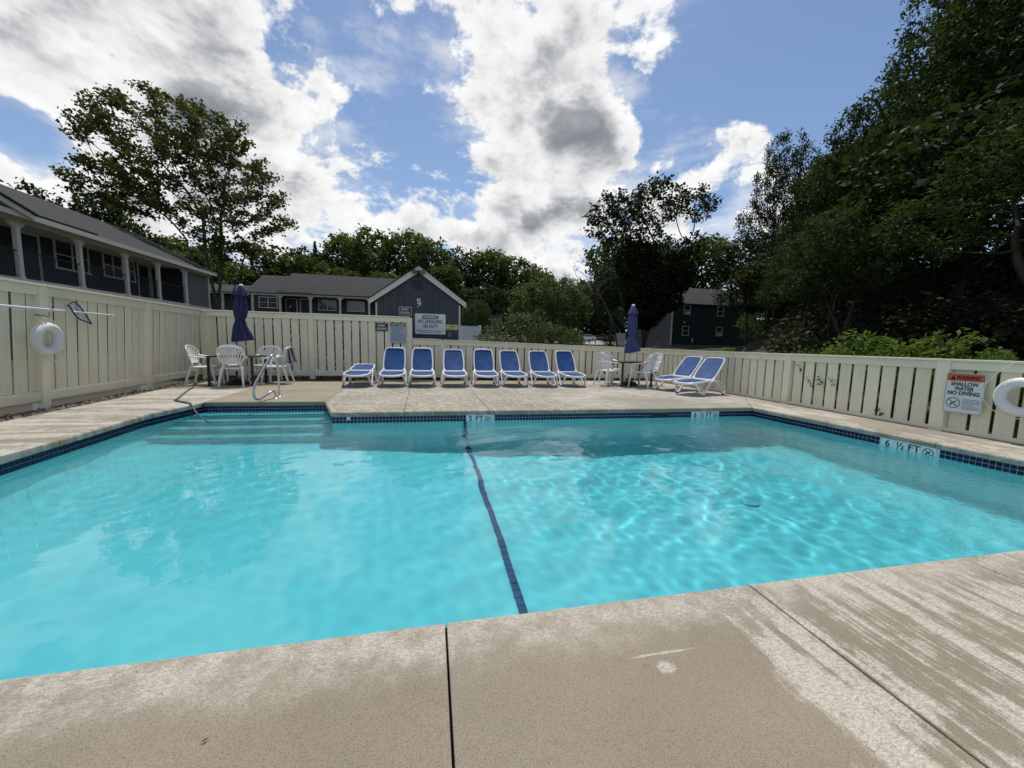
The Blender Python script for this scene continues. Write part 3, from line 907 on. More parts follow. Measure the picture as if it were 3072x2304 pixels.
def yard_edges():
    o = MB().add([(YX0, YY0, -.045), (-5.0, YY0, -.045), (-5.05, 1.4, -.045), (-5.2, 5, -.045), (-5.55, 9.5, -.045), (-5.6, 11.25, -.045), (-1.9, 11.25, -.045), (-1.9, 11.6, -.045), (7.2, 11.6, -.045), (YX1, YY1, -.045), (YX0, YY1, -.045)],
                 [tuple(range(11))]).build('soil_strip', MAT['soil'])
    setp(o, 'strip of bare soil between the deck and the fence', kind='structure')
    o = MB().add([(7.2, YY0, -.045), (YX1, YY0, -.045), (YX1, YY1, -.045), (7.2, 11.6, -.045)], [(0, 1, 2, 3)]).build('soil_strip', MAT['soil'])
    setp(o, 'soil under the low right fence', kind='structure')
    # loose edging stones by the left fence
    r = np.random.default_rng(3); b = MB()
    for i in range(620):
        y = r.uniform(3.2, 11.2); e = np.interp(y, [1.4, 5, 9.5, 11.2], [-5.08, -5.24, -5.6, -5.64])
        x = e - abs(r.normal(.0, .14)) - .02; s = r.uniform(.014, .034)
        q = Euler((r.uniform(0, 6), r.uniform(0, 6), r.uniform(0, 6))).to_matrix()
        V = [q @ Vector(v) for v in ((1, 0, 0), (-1, .1, 0), (0, 1.1, .1), (.1, -1, 0), (0, 0, .7), (0, .1, -.7))]
        b.add([Vector((x, y, -.03 + r.uniform(0, .02))) + v * s * (1 + .5 * (j % 2)) for j, v in enumerate(V)], [(0, 2, 4), (2, 1, 4), (1, 3, 4), (3, 0, 4), (2, 0, 5), (1, 2, 5), (3, 1, 5), (0, 3, 5)])
    setp(b.build('loose_stones', MAT['stone']), 'brown loose edging stones along the foot of the left fence', 'stones', kind='stuff')
    # grass along the far fence
    n = 5200; x = r.uniform(-6.0, 7.2, n); x[:3600] = r.uniform(-6, -.6, 3600); y = r.uniform(11.68, 11.95, n); lf = x < -2.05; y[lf] = r.uniform(11.33, 11.95, lf.sum())
    hgt = r.uniform(.03, .10, n); a = r.uniform(0, 2 * PI, n); lean = r.normal(0, .03, (n, 2)); w = .006
    base = np.stack([x, y, np.full(n, -.045)], -1); du = np.stack([np.cos(a) * w, np.sin(a) * w, 0 * a], -1)
    V = np.stack([base - du, base + du, base + np.stack([lean[:, 0], lean[:, 1], hgt], -1)], 1).reshape(-1, 3)
    F = np.arange(3 * n).reshape(-1, 3)
    setp(link('grass', np_mesh('grass', V, F, MAT['grass'])), 'thin grass growing along the foot of the far fence', 'grass', kind='stuff')


yard_edges()

# ------------------------------------------------------------------ fences


def smooth_path(pts, n=6, closed=False):
    P = [Vector(p) for p in pts]; m = len(P); out = []
    for i in range(m if closed else m - 1):
        if closed: a, b, c, d = P[i - 1], P[i], P[(i + 1) % m], P[(i + 2) % m]
        else: a, b, c, d = P[max(i - 1, 0)], P[i], P[i + 1], P[min(i + 2, m - 1)]
        for j in range(n):
            t = j / n
            out.append(.5 * ((2 * b) + (c - a) * t + (2 * a - 5 * b + 4 * c - d) * t * t + (3 * b - a - 3 * c + d) * t ** 3))
    if not closed: out.append(P[-1])
    return out


def fence(label, loc, rz, L, posts, h0, h1, gap=.022, pitch=.2285, lean=0., br=(.11, .25), tr=.135, first=0., cat='fence', post_w=.14, capw=.075, skip=None):
    """front side faces local -y, boards stand behind the rails"""
    root = empty('board_fence', loc, label=label, cat=cat, rot=(lean, 0, rz))
    ht = lambda x: h0 + (h1 - h0) * x / L
    r = random.Random(int(L * 100))
    ps = sorted(posts)
    for p in ps:
        h = ht(p)
        MB().bb(-post_w / 2, post_w / 2, -.058, .07, -.04, h - .028).build('post', MAT['cream_rail'], root, bevel=.004, loc=(p, 0, 0))
    bays = [0.] + ps + [L]
    for a, c in zip(bays[:-1], bays[1:]):
        if c - a < .1: continue
        x0 = a + (post_w / 2 if a in ps else 0); x1 = c - (post_w / 2 if c in ps else 0)
        if x1 - x0 < .05: continue
        m = MB(); y0, y1 = -.036, -.003
        def rail(zf0, zf1):
            b = MB()
            b.add([(x0, y0, zf0(x0)), (x1, y0, zf0(x1)), (x1, y1, zf0(x1)), (x0, y1, zf0(x0)), (x0, y0, zf1(x0)), (x1, y0, zf1(x1)), (x1, y1, zf1(x1)), (x0, y1, zf1(x0))],
                  [(3, 2, 1, 0), (4, 5, 6, 7), (0, 1, 5, 4), (1, 2, 6, 5), (2, 3, 7, 6), (3, 0, 4, 7)]); return b
        rail(lambda x: ht(x) - .03 - tr, lambda x: ht(x) - .032).build('top_rail', MAT['cream_rail'], root, bevel=.003)
        rail(lambda x: br[0], lambda x: br[1]).build('bottom_rail', MAT['cream_rail'], root, bevel=.003)
        b = MB(); a2, c2 = (a if a else 0), c
        sag = r.uniform(-.004, .004)
        b.add([(a2 + .001, -capw, ht(a2) - .029), (c2 - .001, -capw, ht(c2) - .029), (c2 - .001, .075, ht(c2) - .029), (a2 + .001, .075, ht(a2) - .029), (a2 + .001, -capw, ht(a2) + .004), (c2 - .001, -capw, ht(c2) + .004 + sag), (c2 - .001, .075, ht(c2) + sag), (a2 + .001, .075, ht(a2))],
              [(3, 2, 1, 0), (4, 5, 6, 7), (0, 1, 5, 4), (1, 2, 6, 5), (2, 3, 7, 6), (3, 0, 4, 7)])
        b.build('cap_board', MAT['cream_rail'], root, bevel=.003)
    bm_ = MB().bb(-(pitch - gap) / 2, (pitch - gap) / 2, 0, .02, 0, 1).mesh('board', MAT['cream'], bevel=.0025)
    x = first + pitch / 2
    while x < L - pitch * .3:
        zb = br[0] - .02 + r.uniform(-.012, .012); zt = ht(x) - .035
        link('board', bm_, root, (x + r.uniform(-.004, .004), r.uniform(0, .004), zb), (r.uniform(-.002, .002), r.uniform(-.004, .004), r.uniform(-.006, .006)), (1, 1, zt - zb))
        x += pitch
    return root


# left fence runs towards the far corner and leans in a little
LA = math.atan2(12.1 - 7.18, -6.1 + 5.77)
ux, uy = math.cos(LA), math.sin(LA)
L0x, L0y = -5.77 - .05 - ux * 3.98, 7.18 - uy * 3.98
LEAN = R_(3.2)
fence('tall cream board fence along the left side holding the life ring and skimmer pole', (L0x, L0y, 0), LA, 8.98, [1.49, 3.98, 6.48], 1.86, 1.86, lean=LEAN, gap=.046, first=.118)
fence('tall cream board fence at the far side behind the left table', (-6.06, 11.96, 0), 0, 5.52, [.08, 2.745, 5.45], 1.85, 1.85, gap=.038, first=.155, br=(.09, .23))
fence('short lower cream fence panel under the lifeguard warning sign', (-.535, 11.955, 0), 0, .86, [], 1.225, 1.21, gap=.022, pitch=.2145, br=(.05, .19), tr=.16)
fence('low cream fence along the far side behind the row of blue loungers', (.33, 11.975, 0), 0, 7.03, [.04, 1.98, 4.54, 6.99], 1.205, 1.06, gap=.038, pitch=.2325, first=.04, br=(.05, .15), tr=.13)
fence('low cream fence along the right side with the shallow water sign', (7.385, 11.90, 0), -PI / 2, 10.9, [2.62, 5.18, 7.70, 10.2], 1.045, 1.045, gap=.042, pitch=.2275, first=.05, br=(.0, .055), tr=.115, post_w=.15)


def fence_pt(t, z, off):
    """world point on the leaning left fence: t distance along y, height z, off towards the pool"""
    k = (t - L0y) / uy
    bx, by = L0x + ux * k, L0y + uy * k
    nx, ny = uy, -ux
    o = off * math.cos(LEAN) + z * math.sin(LEAN)
    return Vector((bx + nx * o, by + ny * o, z * math.cos(LEAN)))


# ------------------------------------------------------------------ pool equipment
def life_ring(label, loc, rot, squash=1.):
    root = empty('life_ring', loc, label=label, cat='life ring', rot=rot)
    pts = [(.188 * math.cos(a), 0, .188 * math.sin(a)) for a in np.linspace(0, 2 * PI, 40, endpoint=False)]
    MB().tube(pts, .062, 14, closed=True).build('ring_body', MAT['ring_white'], root, smooth=True)
    for a in (.45, 2.1, 3.7, 5.3):
        b = MB().tube([(.188 * math.cos(a + s), 0, .188 * math.sin(a + s)) for s in (-.12, -.06, 0, .06, .12)], .0645, 14, cap=False)
        b.build('strap_band', MAT['sign_white'], root, smooth=True)
    return root


ringL = life_ring('white life ring hanging on the left fence under the skimmer pole', fence_pt(7.10, 1.045, .13), (LEAN + .06, 0, LA))
MB().tube(smooth_path([(-.05, -.03, .25), (-.09, -.02, .30), (-.02, .02, .33), (.06, -.02, .28), (.14, -.04, .19)], 6), .006, 6).build('hanging_rope', MAT['rope'], ringL, smooth=True)
MB().tube(smooth_path([(-.16, -.05, -.17), (-.24, -.05, -.19), (-.26, -.03, -.28), (-.22, -.02, -.37), (-.24, 0, -.46), (-.27, .03, -.52)], 6), .007, 6).build('loose_rope', MAT['rope'], ringL, smooth=True)
MB().tube(smooth_path([(-.08, -.05, -.22), (-.04, -.06, -.30), (.05, -.05, -.33), (.13, -.05, -.28), (.19, -.05, -.17), (.24, -.04, -.13), (.27, -.02, -.20), (.28, 0, -.26)], 6), .007, 6).build('loose_rope', MAT['rope'], ringL, smooth=True)
for zz, tt, lab in ((1.40, 7.10, 'black iron hook holding the left life ring'), (1.50, 7.16, 'black iron hook holding the skimmer pole')):
    p = fence_pt(tt, zz, 0)
    hk = MB().tube([(0, .0, 0), (0, -.16, -.005), (0, -.165, .05)], .006, 6).build('wall_hook', MAT['black'], rot=(LEAN, 0, LA), loc=p)
    setp(hk, lab, 'hook')

ringR = life_ring('white life ring on the right fence beside the shallow water sign', (7.255, 3.36, .60), (0, 0, -PI / 2))
MB().tube(smooth_path([(-.12, .02, .43), (-.20, -.04, .32), (-.30, -.05, .16), (-.33, -.04, .02), (-.31, -.03, -.1), (-.2, -.06, -.2), (0, -.06, -.27), (.2, -.06, -.2)], 6), .0055, 6).build('grab_rope', MAT['rope'], ringR, smooth=True)

sk = empty('pool_skimmer', fence_pt(7.0, 1.485, .14), label='white telescopic pole with blue rimmed leaf net on the left fence', cat='pool skimmer', rot=(0, 0, LA))
MB().tube([(-2.2, 0, -.005), (.6, 0, 0)], .019, 10).build('pole', MAT['alu'], sk, smooth=True)
MB().tube([(.55, 0, 0), (1.47, 0, 0)], .0155, 10).build('inner_pole', MAT['alu'], sk, smooth=True)
MB().tube([(.52, 0, 0), (.60, 0, 0)], .022, 10).build('clamp', MAT['sign_white'], sk, smooth=True)
net = [(.44, -.03, .095), (.66, .0, .145), (.90, -.01, -.15), (.86, -.02, -.165), (.58, -.05, -.095), (.45, -.05, .06)]
MB().tube(smooth_path(net, 5, True), .011, 7, closed=True).build('net_rim', MAT['navy_cloth'], sk, smooth=True)
nm, ng, nb = pmat('net_mesh'); nb.inputs['Base Color'].default_value = (.55, .57, .6, 1)
tp = ng.n('ShaderNodeBsdfTransparent'); mx = ng.n('ShaderNodeMixShader'); mx.inputs[0].default_value = .45
ng.put(mx.inputs[1], nb.outputs[0]); ng.put(mx.inputs[2], tp.outputs[0]); ng.put(nm.node_tree.nodes['Material Output'].inputs[0], mx.outputs[0])
MB().add([Vector(p) + Vector((0, .02, 0)) for p in net] + [(.66, .05, -.01)], [(i, (i + 1) % 6, 6) for i in range(6)]).build('net_bag', nm, sk, smooth=True)

# stainless handrail by the steps
hr = empty('pool_handrail', (-2.88, 8.05, 0), label='polished stainless steel handrail at the pool steps', cat='handrail')
MB().tube(smooth_path([(0, .13, -.01), (0, .13, .35), (-.005, .125, .62), (-.02, .06, .775), (-.04, -.06, .80), (-.075, -.20, .66), (-.13, -.40, .44), (-.16, -.52, .29), (-.165, -.56, .17), (-.15, -.545, .07), (-.11, -.46, .045), (-.06, -.28, .10), (-.02, -.14, .145), (0, -.075, .125), (0, -.05, .06), (0, -.05, -.01)], 8), .0215, 12).build('rail_tube', MAT['steel'], hr, smooth=True)
for yy in (.13, -.05):
    MB().lathe([(.045, 0), (.045, .008), (.03, .018), (.024, .018)], 18, (0, yy, .001)).build('floor_flange', MAT['steel'], hr, smooth=True)
# garden hose
o = MB().tube(smooth_path([(-5.62, 11.2, .015), (-5.53, 10.82, .015), (-5.5, 10.45, .015), (-5.2, 9.85, .015), (-4.91, 9.07, .015), (-4.62, 8.35, .015), (-4.46, 7.95, .015), (-4.40, 7.76, .015), (-4.26, 7.62, .016), (-4.08, 7.46, .018), (-3.94, 7.33, .02), (-3.83, 7.18, -.005), (-3.68, 7.02, -.11), (-3.50, 6.86, -.19), (-3.35, 6.7, -.26)], 6), .0135, 8).build('garden_hose', MAT['hose'], smooth=True)
setp(o, 'green garden hose trailing over the deck into the pool', 'hose')


# ------------------------------------------------------------------ signs
def plate(name, w, h, r, mat, loc, rz, label, cat='sign', rot=None, t=.006):
    pts = []
    for cx, cz, a0 in ((w / 2 - r, h / 2 - r, 0), (-w / 2 + r, h / 2 - r, 90), (-w / 2 + r, -h / 2 + r, 180), (w / 2 - r, -h / 2 + r, 270)):
        for k in range(5): a = R_(a0 + 22.5 * k); pts.append((cx + r * math.cos(a), cz + r * math.sin(a)))
    o = MB().prism(pts, 1, 0, t).build(name, mat, loc=loc, rot=rot or (0, 0, rz))
    return setp(o, label, cat)


def bars(parent, rows, x0, x1, z0, dz, h, mat, d=.0035, name='small_print', seed=1):
    r = random.Random(seed); b = MB()
    for k in range(rows):
        x = x0; e = x1 - r.choice([0, 0, 0, .1, .3]) * (x1 - x0)
        while x < e:
            w = r.uniform(.012, .035); w = min(w, e - x)
            b.bb(x, x + w, -d, -d + .0008, z0 - k * dz - h / 2, z0 - k * dz + h / 2); x += w + .006
    return b.build(name, mat, parent)


def border(parent, w, h, t, mat, d=.002, name='border'):
    b = MB()
    b.bb(-w / 2, w / 2, -d, -d + .001, h / 2 - t, h / 2).bb(-w / 2, w / 2, -d, -d + .001, -h / 2, -h / 2 + t)
    b.bb(-w / 2, -w / 2 + t, -d - .0003, -d + .0007, -h / 2, h / 2).bb(w / 2 - t, w / 2, -d - .0003, -d + .0007, -h / 2, h / 2)
    return b.build(name, mat, parent)


def no_smoke_symbol(parent, x, z, r, mat, d=.003):
    b = ring_mb(r, r * .24, d)
    b.box((0, -d, 0), (1.9 * r, .0006, r * .22), rot=(0, R_(-45), 0))
    b.box((0, -d - .0008, 0), (1.1 * r, .0006, r * .26), rot=(0, R_(-10), 0))
    return b.build('no_smoking_symbol', mat, parent, loc=(x, 0, z))


SHED_T = 12.60
w1 = plate('warning_sign', .945, .635, .03, MAT['sign_white'], (-.01, SHED_T - .035, 1.685), 0, 'large white WARNING NO LIFEGUARD ON DUTY sign on the shed')
pb = plate('x', .50, .118, .03, MAT['sign_navy'], (0, 0, 0), 0, None, None, t=.002); pb.name = 'heading_panel'; pb.parent = w1; pb.location = (-.005, -.003, .215)
put_text(pb, 'WARNING', .125, MAT['sign_white'], 0, -.002, bold=.022, d=.003, fit=.45)
put_text(w1, 'NO LIFEGUARD', .155, MAT['sign_navy'], .0, .075, bold=.022, fit=.75)
put_text(w1, 'ON DUTY', .155, MAT['sign_navy'], .0, -.075, bold=.022, fit=.46)
put_text(w1, 'CHILDREN UNDER THE AGE OF 14 SHOULD NOT USE', .038, MAT['sign_navy'], 0, -.205, bold=.02, fit=.82)
put_text(w1, 'POOL WITHOUT AN ADULT IN ATTENDANCE', .038, MAT['sign_navy'], 0, -.258, bold=.02, fit=.66)


def no_smoking(loc, w, h, label, bord):
    o = plate('no_smoking_sign', w, h, .008, MAT['sign_black'], loc, 0, label)
    if bord: border(o, w, h, .013, MAT['sign_white'])
    k = w / .37
    put_text(o, 'NO', .105 * k, MAT['sign_white'], -.06 * k, .05 * k, bold=.022, fit=.125 * k)
    no_smoke_symbol(o, .055 * k, .052 * k, .042 * k, MAT['sign_white'])
    put_text(o, 'SMOKING', .10 * k, MAT['sign_white'], .0, -.055 * k, bold=.022, fit=.285 * k)


no_smoking((-.775, SHED_T - .035, 2.06), .38, .26, 'black NO SMOKING sign with white border on the shed wall', True)
no_smoking((-1.405, 11.925, 1.525), .345, .225, 'black NO SMOKING sign on the far fence beside the pool rules', False)
w2 = plate('pool_rules_sign', .43, .585, .015, MAT['sign_blue'], (-.95, 11.925, 1.36), 0, 'pale blue POOL RULES notice on the far fence')
hb = MB().bb(-.213, .213, -.003, 0, .205, .287).build('heading_panel', MAT['sign_black'], w2)
put_text(w2, 'POOL RULES', .072, MAT['sign_white'], 0, .245, bold=.022, d=.005, fit=.36)
bars(w2, 13, -.185, .185, .165, .0315, .010, MAT['ink_grey'])
w3 = plate('yellow_notice', .39, .165, .004, MAT['sign_yellow'], (.665, SHED_T - .033, 1.605), 0, 'small yellow notice on the shed right of the warning sign')
bars(w3, 1, -.08, .09, .025, .05, .03, MAT['ink'], seed=4); bars(w3, 1, -.17, .17, -.05, .05, .018, MAT['ink_grey'], seed=5)
w4 = plate('warning_sign', .405, .56, .03, MAT['sign_white'], (7.305, 3.93, .575), -PI / 2, 'white and orange WARNING SHALLOW WATER NO DIVING sign on the right fence')
hp = plate('x', .385, .10, .022, MAT['sign_orange'], (0, 0, 0), 0, None, None, t=.002); hp.name = 'heading_panel'; hp.parent = w4; hp.location = (0, -.003, .218)
put_text(hp, 'WARNING', .074, MAT['ink'], .035, -.003, bold=.022, d=.003, fit=.25)
MB().prism([(-.158, -.035), (-.098, -.035), (-.128, .025)], 1, -.0032, -.001).build('alert_triangle', MAT['ink'], hp)
put_text(w4, 'SHALLOW', .075, MAT['ink'], 0, .125, bold=.018, fit=.285)
put_text(w4, 'WATER', .075, MAT['ink'], 0, .060, bold=.018, fit=.20)
put_text(w4, 'NO DIVING', .075, MAT['ink'], 0, -.005, bold=.018, fit=.33)
no_dive_mb(.072, .004, .008).build('no_diving_symbol', MAT['ink'], w4, loc=(-.095, 0, -.145))
bars(w4, 8, .0, .175, -.085, .019, .0065, MAT['ink_grey'])
border(w4, .39, .545, .003, MAT['ink'], d=.0015)


# ------------------------------------------------------------------ furniture
def make_lounger(back_deg):
    root = empty('sun_lounger', (0, 0, 0))
    # outer rail loop
    fr = [(-.275, .76, .345), (-.285, .45, .335), (-.283, .16, .315), (-.25, .03, .30), (-.14, -.025, .285), (0, -.04, .28), (.14, -.025, .285), (.25, .03, .30), (.283, .16, .315), (.285, .45, .335), (.275, .76, .345)]
    MB().tube(smooth_path(fr, 5), .023, 8, flat=(1, 1, 1.25)).build('seat_frame', MAT['white_plastic'], root, smooth=True)
    MB().tube([(-.275, .76, .345), (.275, .76, .345)], .018, 8).build('cross_bar', MAT['white_plastic'], root, smooth=True)
    for s in (-1, 1):
        pth = [(.262 * s, .055, .295), (.298 * s, .13, .20), (.323 * s, .215, .075), (.330 * s, .27, .027), (.328 * s, .335, .06), (.315 * s, .47, .20), (.30 * s, .62, .315), (.298 * s, .76, .347), (.305 * s, .89, .30), (.32 * s, 1.0, .16), (.33 * s, 1.075, .05), (.332 * s, 1.12, .027), (.332 * s, 1.17, .05), (.325 * s, 1.195, .13), (.31 * s, 1.15, .235), (.30 * s, 1.03, .30), (.292 * s, .9, .335)]
        lg = MB().tube(smooth_path(pth, 4), .0215, 8).build('side_leg', MAT['white_plastic'], root, smooth=True)
        for yy in (.27, 1.12): MB().box((.33 * s, yy, .012), (.05, .06, .028)).build('foot_pad', MAT['black'], lg, bevel=.004)
    def sling(P, nx=8, ny=8, th=.004):
        V = []; F = []
        for j in range(ny + 1):
            for i in range(nx + 1): V.append(P(-1 + 2 * i / nx, j / ny))
        for j in range(ny):
            for i in range(nx): a = j * (nx + 1) + i; F.append((a, a + 1, a + nx + 2, a + nx + 1))
        return MB().add(V, F)
    def seat(u, v):
        y = -.015 + .76 * v; w = np.interp(y, [-.02, .05, .16, .8], [.19, .235, .262, .262])
        return (u * w, y + (.02 * (1 - v) * -(1 - u * u) if v < .1 else 0), .300 + .045 * v - .016 * (1 - u * u) * math.sin(PI * min(1, v * 1.05 + .02)))
    sling(seat).build('seat_sling', MAT['sling'], root, smooth=True)
    a = R_(back_deg); ca, sa = math.cos(a), math.sin(a)
    Lb = .715
    def bp(x, v, d=0.): return (x, .775 + v * Lb * ca - d * sa, .362 + v * Lb * sa + d * ca)
    hw = lambda v: np.interp(v, [0, .08, .3, .6, .85, 1.], [.225, .262, .275, .268, .25, .235])
    out = [(-hw(.0), 0.0), (-hw(.12), .12), (-hw(.4), .4), (-hw(.7), .7), (-.245, .90), (-.215, .975), (-.15, 1.0), (0, 1.008), (.15, 1.0), (.215, .975), (.245, .90), (hw(.7), .7), (hw(.4), .4), (hw(.12), .12), (hw(0), 0)]
    bf = MB().tube(smooth_path([bp(x, v) for x, v in out], 4), .0185, 8).build('backrest_frame', MAT['white_plastic'], root, smooth=True)
    MB().tube([bp(-.225, .0), bp(.225, .0)], .014, 8).build('backrest_bar', MAT['white_plastic'], root, smooth=True)
    def back(u, v):
        vv = .01 + .98 * v
        w = hw(vv) - .012
        if vv > .9: w = np.interp(vv, [.9, .96, .99], [.235, .212, .165])
        return bp(u * w, vv, -.012 * (1 - u * u) * math.sin(PI * v))
    sling(back, 8, 14).build('backrest_sling', MAT['sling'], root, smooth=True)
    for s in (-1, 1): MB().box(bp(.262 * s, .03), (.05, .075, .05), rot=(a * .5, 0, 0)).build('hinge', MAT['white_plastic'], root, bevel=.012, seg=2)
    return root


l_up = make_lounger(54); l_flat = make_lounger(9); l_b = make_lounger(51); l_c = make_lounger(46)
spots = [(-1.755, 'flat', 0, 'blue and white sun lounger lying flat, leftmost of the row'), (-.94, 'up', 0, 'blue and white sun lounger with raised back below the pool rules notice'), (-.21, 'up', .01, 'blue and white sun lounger with raised back in front of the short fence panel'),
         (.615, 'b', .0, 'blue and white sun lounger, fourth from the left in the row'), (1.42, 'up', -.02, 'blue and white sun lounger, fifth from the left in the row'), (2.20, 'b', .02, 'blue and white sun lounger, sixth from the left in the row'),
         (3.0, 'b', -.03, 'blue and white sun lounger, second from the right end of the fence row'), (3.81, 'up', -.02, 'blue and white sun lounger at the right end of the row along the far fence')]
grp = 'blue sling sun loungers'
used = {}
for x, k, da, lab in spots:
    src = {'flat': l_flat, 'up': l_up, 'b': l_b}[k]
    o = src if k not in used else copy_tree(src); used[k] = 1
    o.location = (x, 9.67 + random.uniform(-.02, .02), .0); o.rotation_euler = (0, 0, da); setp(o, lab, 'sun lounger', grp)
for (x, y, ang, lab) in ((6.02, 9.02, -72, 'blue and white sun lounger against the right fence, nearer the right table'), (6.00, 8.12, -70, 'blue and white sun lounger closest to the right fence and the pool corner')):
    o = l_c if 'c' not in used else copy_tree(l_c); used['c'] = 1; o.location = (x - .16 * math.cos(R_(ang + 90)), y - .1, 0); o.rotation_euler = (0, 0, R_(ang)); setp(o, lab, 'sun lounger', grp)


def make_chair(kind):
    """monobloc garden chair; front is local +y"""
    m = MAT['white_plastic']; root = empty('plastic_chair', (0, 0, 0))
    MB().prism([(-.225, .215), (-.19, .235), (.19, .235), (.225, .215), (.215, -.17), (.17, -.20), (-.17, -.20), (-.215, -.17)], 2, .405, .435).build('seat', m, root, bevel=.010, seg=2, smooth=True)
    MB().bb(-.21, .21, .205, .232, .37, .41).build('seat_apron', m, root, bevel=.006)
    def B(x, z, d=0.):           # curved back shell
        return Vector((x, -.195 - .26 * (z - .44) + .85 * x * x - d, z))
    if kind == 'fan':
        out = [(-.16, .455), (-.178, .53), (-.205, .60), (-.25, .68), (-.272, .755), (-.255, .82), (-.205, .872), (-.11, .905), (0, .917), (.11, .905), (.205, .872), (.255, .82), (.272, .755), (.25, .68), (.205, .60), (.178, .53), (.16, .455)]
    else:
        out = [(-.205, .45), (-.218, .55), (-.228, .66), (-.232, .76), (-.215, .84), (-.165, .895), (-.09, .922), (0, .93), (.09, .922), (.165, .895), (.215, .84), (.232, .76), (.228, .66), (.218, .55), (.205, .45)]
    MB().tube(smooth_path([B(x, z) for x, z in out], 4), .0165, 7, flat=(1.05, .75, 1.15)).build('back_frame', m, root, smooth=True)
    def strip(pts, w):
        V = []; F = []
        for k, (x, z) in enumerate(pts):
            for s, d in ((-w, -.004), (w, -.004), (w, .004), (-w, .004)): V.append(B(x + s, z, d))
        for k in range(len(pts) - 1):
            for j in range(4): F.append((k * 4 + j, k * 4 + (j + 1) % 4, k * 4 + 4 + (j + 1) % 4, k * 4 + 4 + j))
        F += [(3, 2, 1, 0), tuple(len(pts) * 4 - 4 + j for j in range(4))]
        return MB().add(V, F)
    if kind == 'fan':
        MB().add([v for x in np.linspace(-.175, .175, 9) for v in (B(x, .515, -.004), B(x, .565, -.004), B(x, .565, .005), B(x, .515, .005))], [(k * 4 + j, k * 4 + (j + 1) % 4, k * 4 + 4 + (j + 1) % 4, k * 4 + 4 + j) for k in range(8) for j in range(4)]).build('lumbar_band', m, root, smooth=True)
        for i in range(-4, 5):
            xt = i * .060; zt = .905 - .13 * (xt / .25) ** 2 if abs(xt) < .2 else .80
            strip([(i * .036 + (xt - i * .036) * t ** 1.3, .555 + (zt - .555) * t) for t in np.linspace(0, 1, 7)], .0145).build('back_slat', m, root, smooth=True)
    else:
        for zz in ((.47, .51), (.765, .90)):
            hwid = .215 if zz[0] < .6 else .205
            MB().add([v for x in np.linspace(-hwid, hwid, 9) for v in (B(x, zz[0], -.004), B(x, zz[1] - (.09 * (x / hwid) ** 2 if zz[0] > .6 else 0), -.004), B(x, zz[1] - (.09 * (x / hwid) ** 2 if zz[0] > .6 else 0), .005), B(x, zz[0], .005))], [(k * 4 + j, k * 4 + (j + 1) % 4, k * 4 + 4 + (j + 1) % 4, k * 4 + 4 + j) for k in range(8) for j in range(4)]).build('back_band', m, root, smooth=True)
        for i in range(-3, 4): strip([(i * .056, .50), (i * .057, .6), (i * .058, .7), (i * .058, .78)], .0165).build('back_slat', m, root, smooth=True)
    for s in (-1, 1):
        arm = smooth_path([B(.245 * s, .70), (.268 * s, -.10, .672), (.278 * s, .06, .655), (.275 * s, .17, .64), (.268 * s, .225, .60), (.258 * s, .235, .50)], 5)
        MB().tube(arm, [.016 + .008 * math.sin(PI * k / (len(arm) - 1)) for k in range(len(arm))], 7, flat=(1.35, 1, .7)).build('armrest', m, root, smooth=True)
        MB().tube([(.256 * s, .232, .56), (.243 * s, .225, .42), (.252 * s, .26, .2), (.262 * s, .285, .0)], [.024, .034, .026, .019], 6, flat=(1, 1, 1)).build('leg', m, root, smooth=True)
        MB().tube([(.185 * s, -.17, .46), (.20 * s, -.20, .40), (.225 * s, -.27, .18), (.24 * s, -.315, .0)], [.028, .034, .026, .019], 6).build('leg', m, root, smooth=True)
    return root


fan = make_chair('fan'); slat = make_chair('slat')
ch = [('fan', -5.24, 10.42, -84, 'white fan-back plastic chair on the left side of the left table'),
      ('fan', -4.98, 11.10, -150, 'white fan-back plastic chair behind the left table near the fence corner'),
      ('fan', -4.46, 10.10, 6, 'white fan-back plastic chair in front of the left table with its back to the pool'),
      ('fan', -4.22, 11.14, 172, 'white fan-back plastic chair behind the left table, right of the umbrella'),
      ('fan', -3.80, 10.74, 92, 'white fan-back plastic chair right of the left table with a towel on it'),
      ('slat', 4.98, 10.22, -72, 'white slat-back plastic chair on the left side of the right table'),
      ('slat', 5.40, 10.80, -160, 'white slat-back plastic chair behind the right table'),
      ('slat', 5.78, 9.68, 28, 'white slat-back plastic chair in front of the right table'),
      ('slat', 6.36, 10.35, 98, 'white slat-back plastic chair on the right side of the right table')]
first = set()
for k, x, y, a, lab in ch:
    src = fan if k == 'fan' else slat
    o = src if k not in first else copy_tree(src); first.add(k)
    o.location = (x, y, .002); o.rotation_euler = (0, 0, R_(a)); setp(o, lab, 'chair', 'white plastic chairs at the tables')


def table(x, y, w, d, rz, h, label):
    root = empty('patio_table', (x, y, 0), R_(rz), label, 'table', 'dark patio tables')
    tp = MB().bb(-w / 2, w / 2, -d / 2, d / 2, h - .028, h).build('table_top', MAT['dark_metal'], root, bevel=.008, seg=2)
    MB().bb(-w / 2 + .05, w / 2 - .05, -d / 2 + .05, d / 2 - .05, h + .001, h + .004).build('top_panel', MAT['dark_metal'], tp)
    for sx in (-1, 1):
        for sy in (-1, 1): MB().bb(sx * (w / 2 - .05) - .024, sx * (w / 2 - .05) + .024, sy * (d / 2 - .05) - .024, sy * (d / 2 - .05) + .024, 0, h - .03).build('leg', MAT['dark_metal'], root, bevel=.004)
    return root


table(-4.56, 10.48, 1.0, .86, 0, .695, 'dark bronze patio table on the left, under the navy umbrella')
table(5.66, 10.12, .95, .86, -5, .69, 'dark bronze patio table on the right, under the faded blue umbrella')


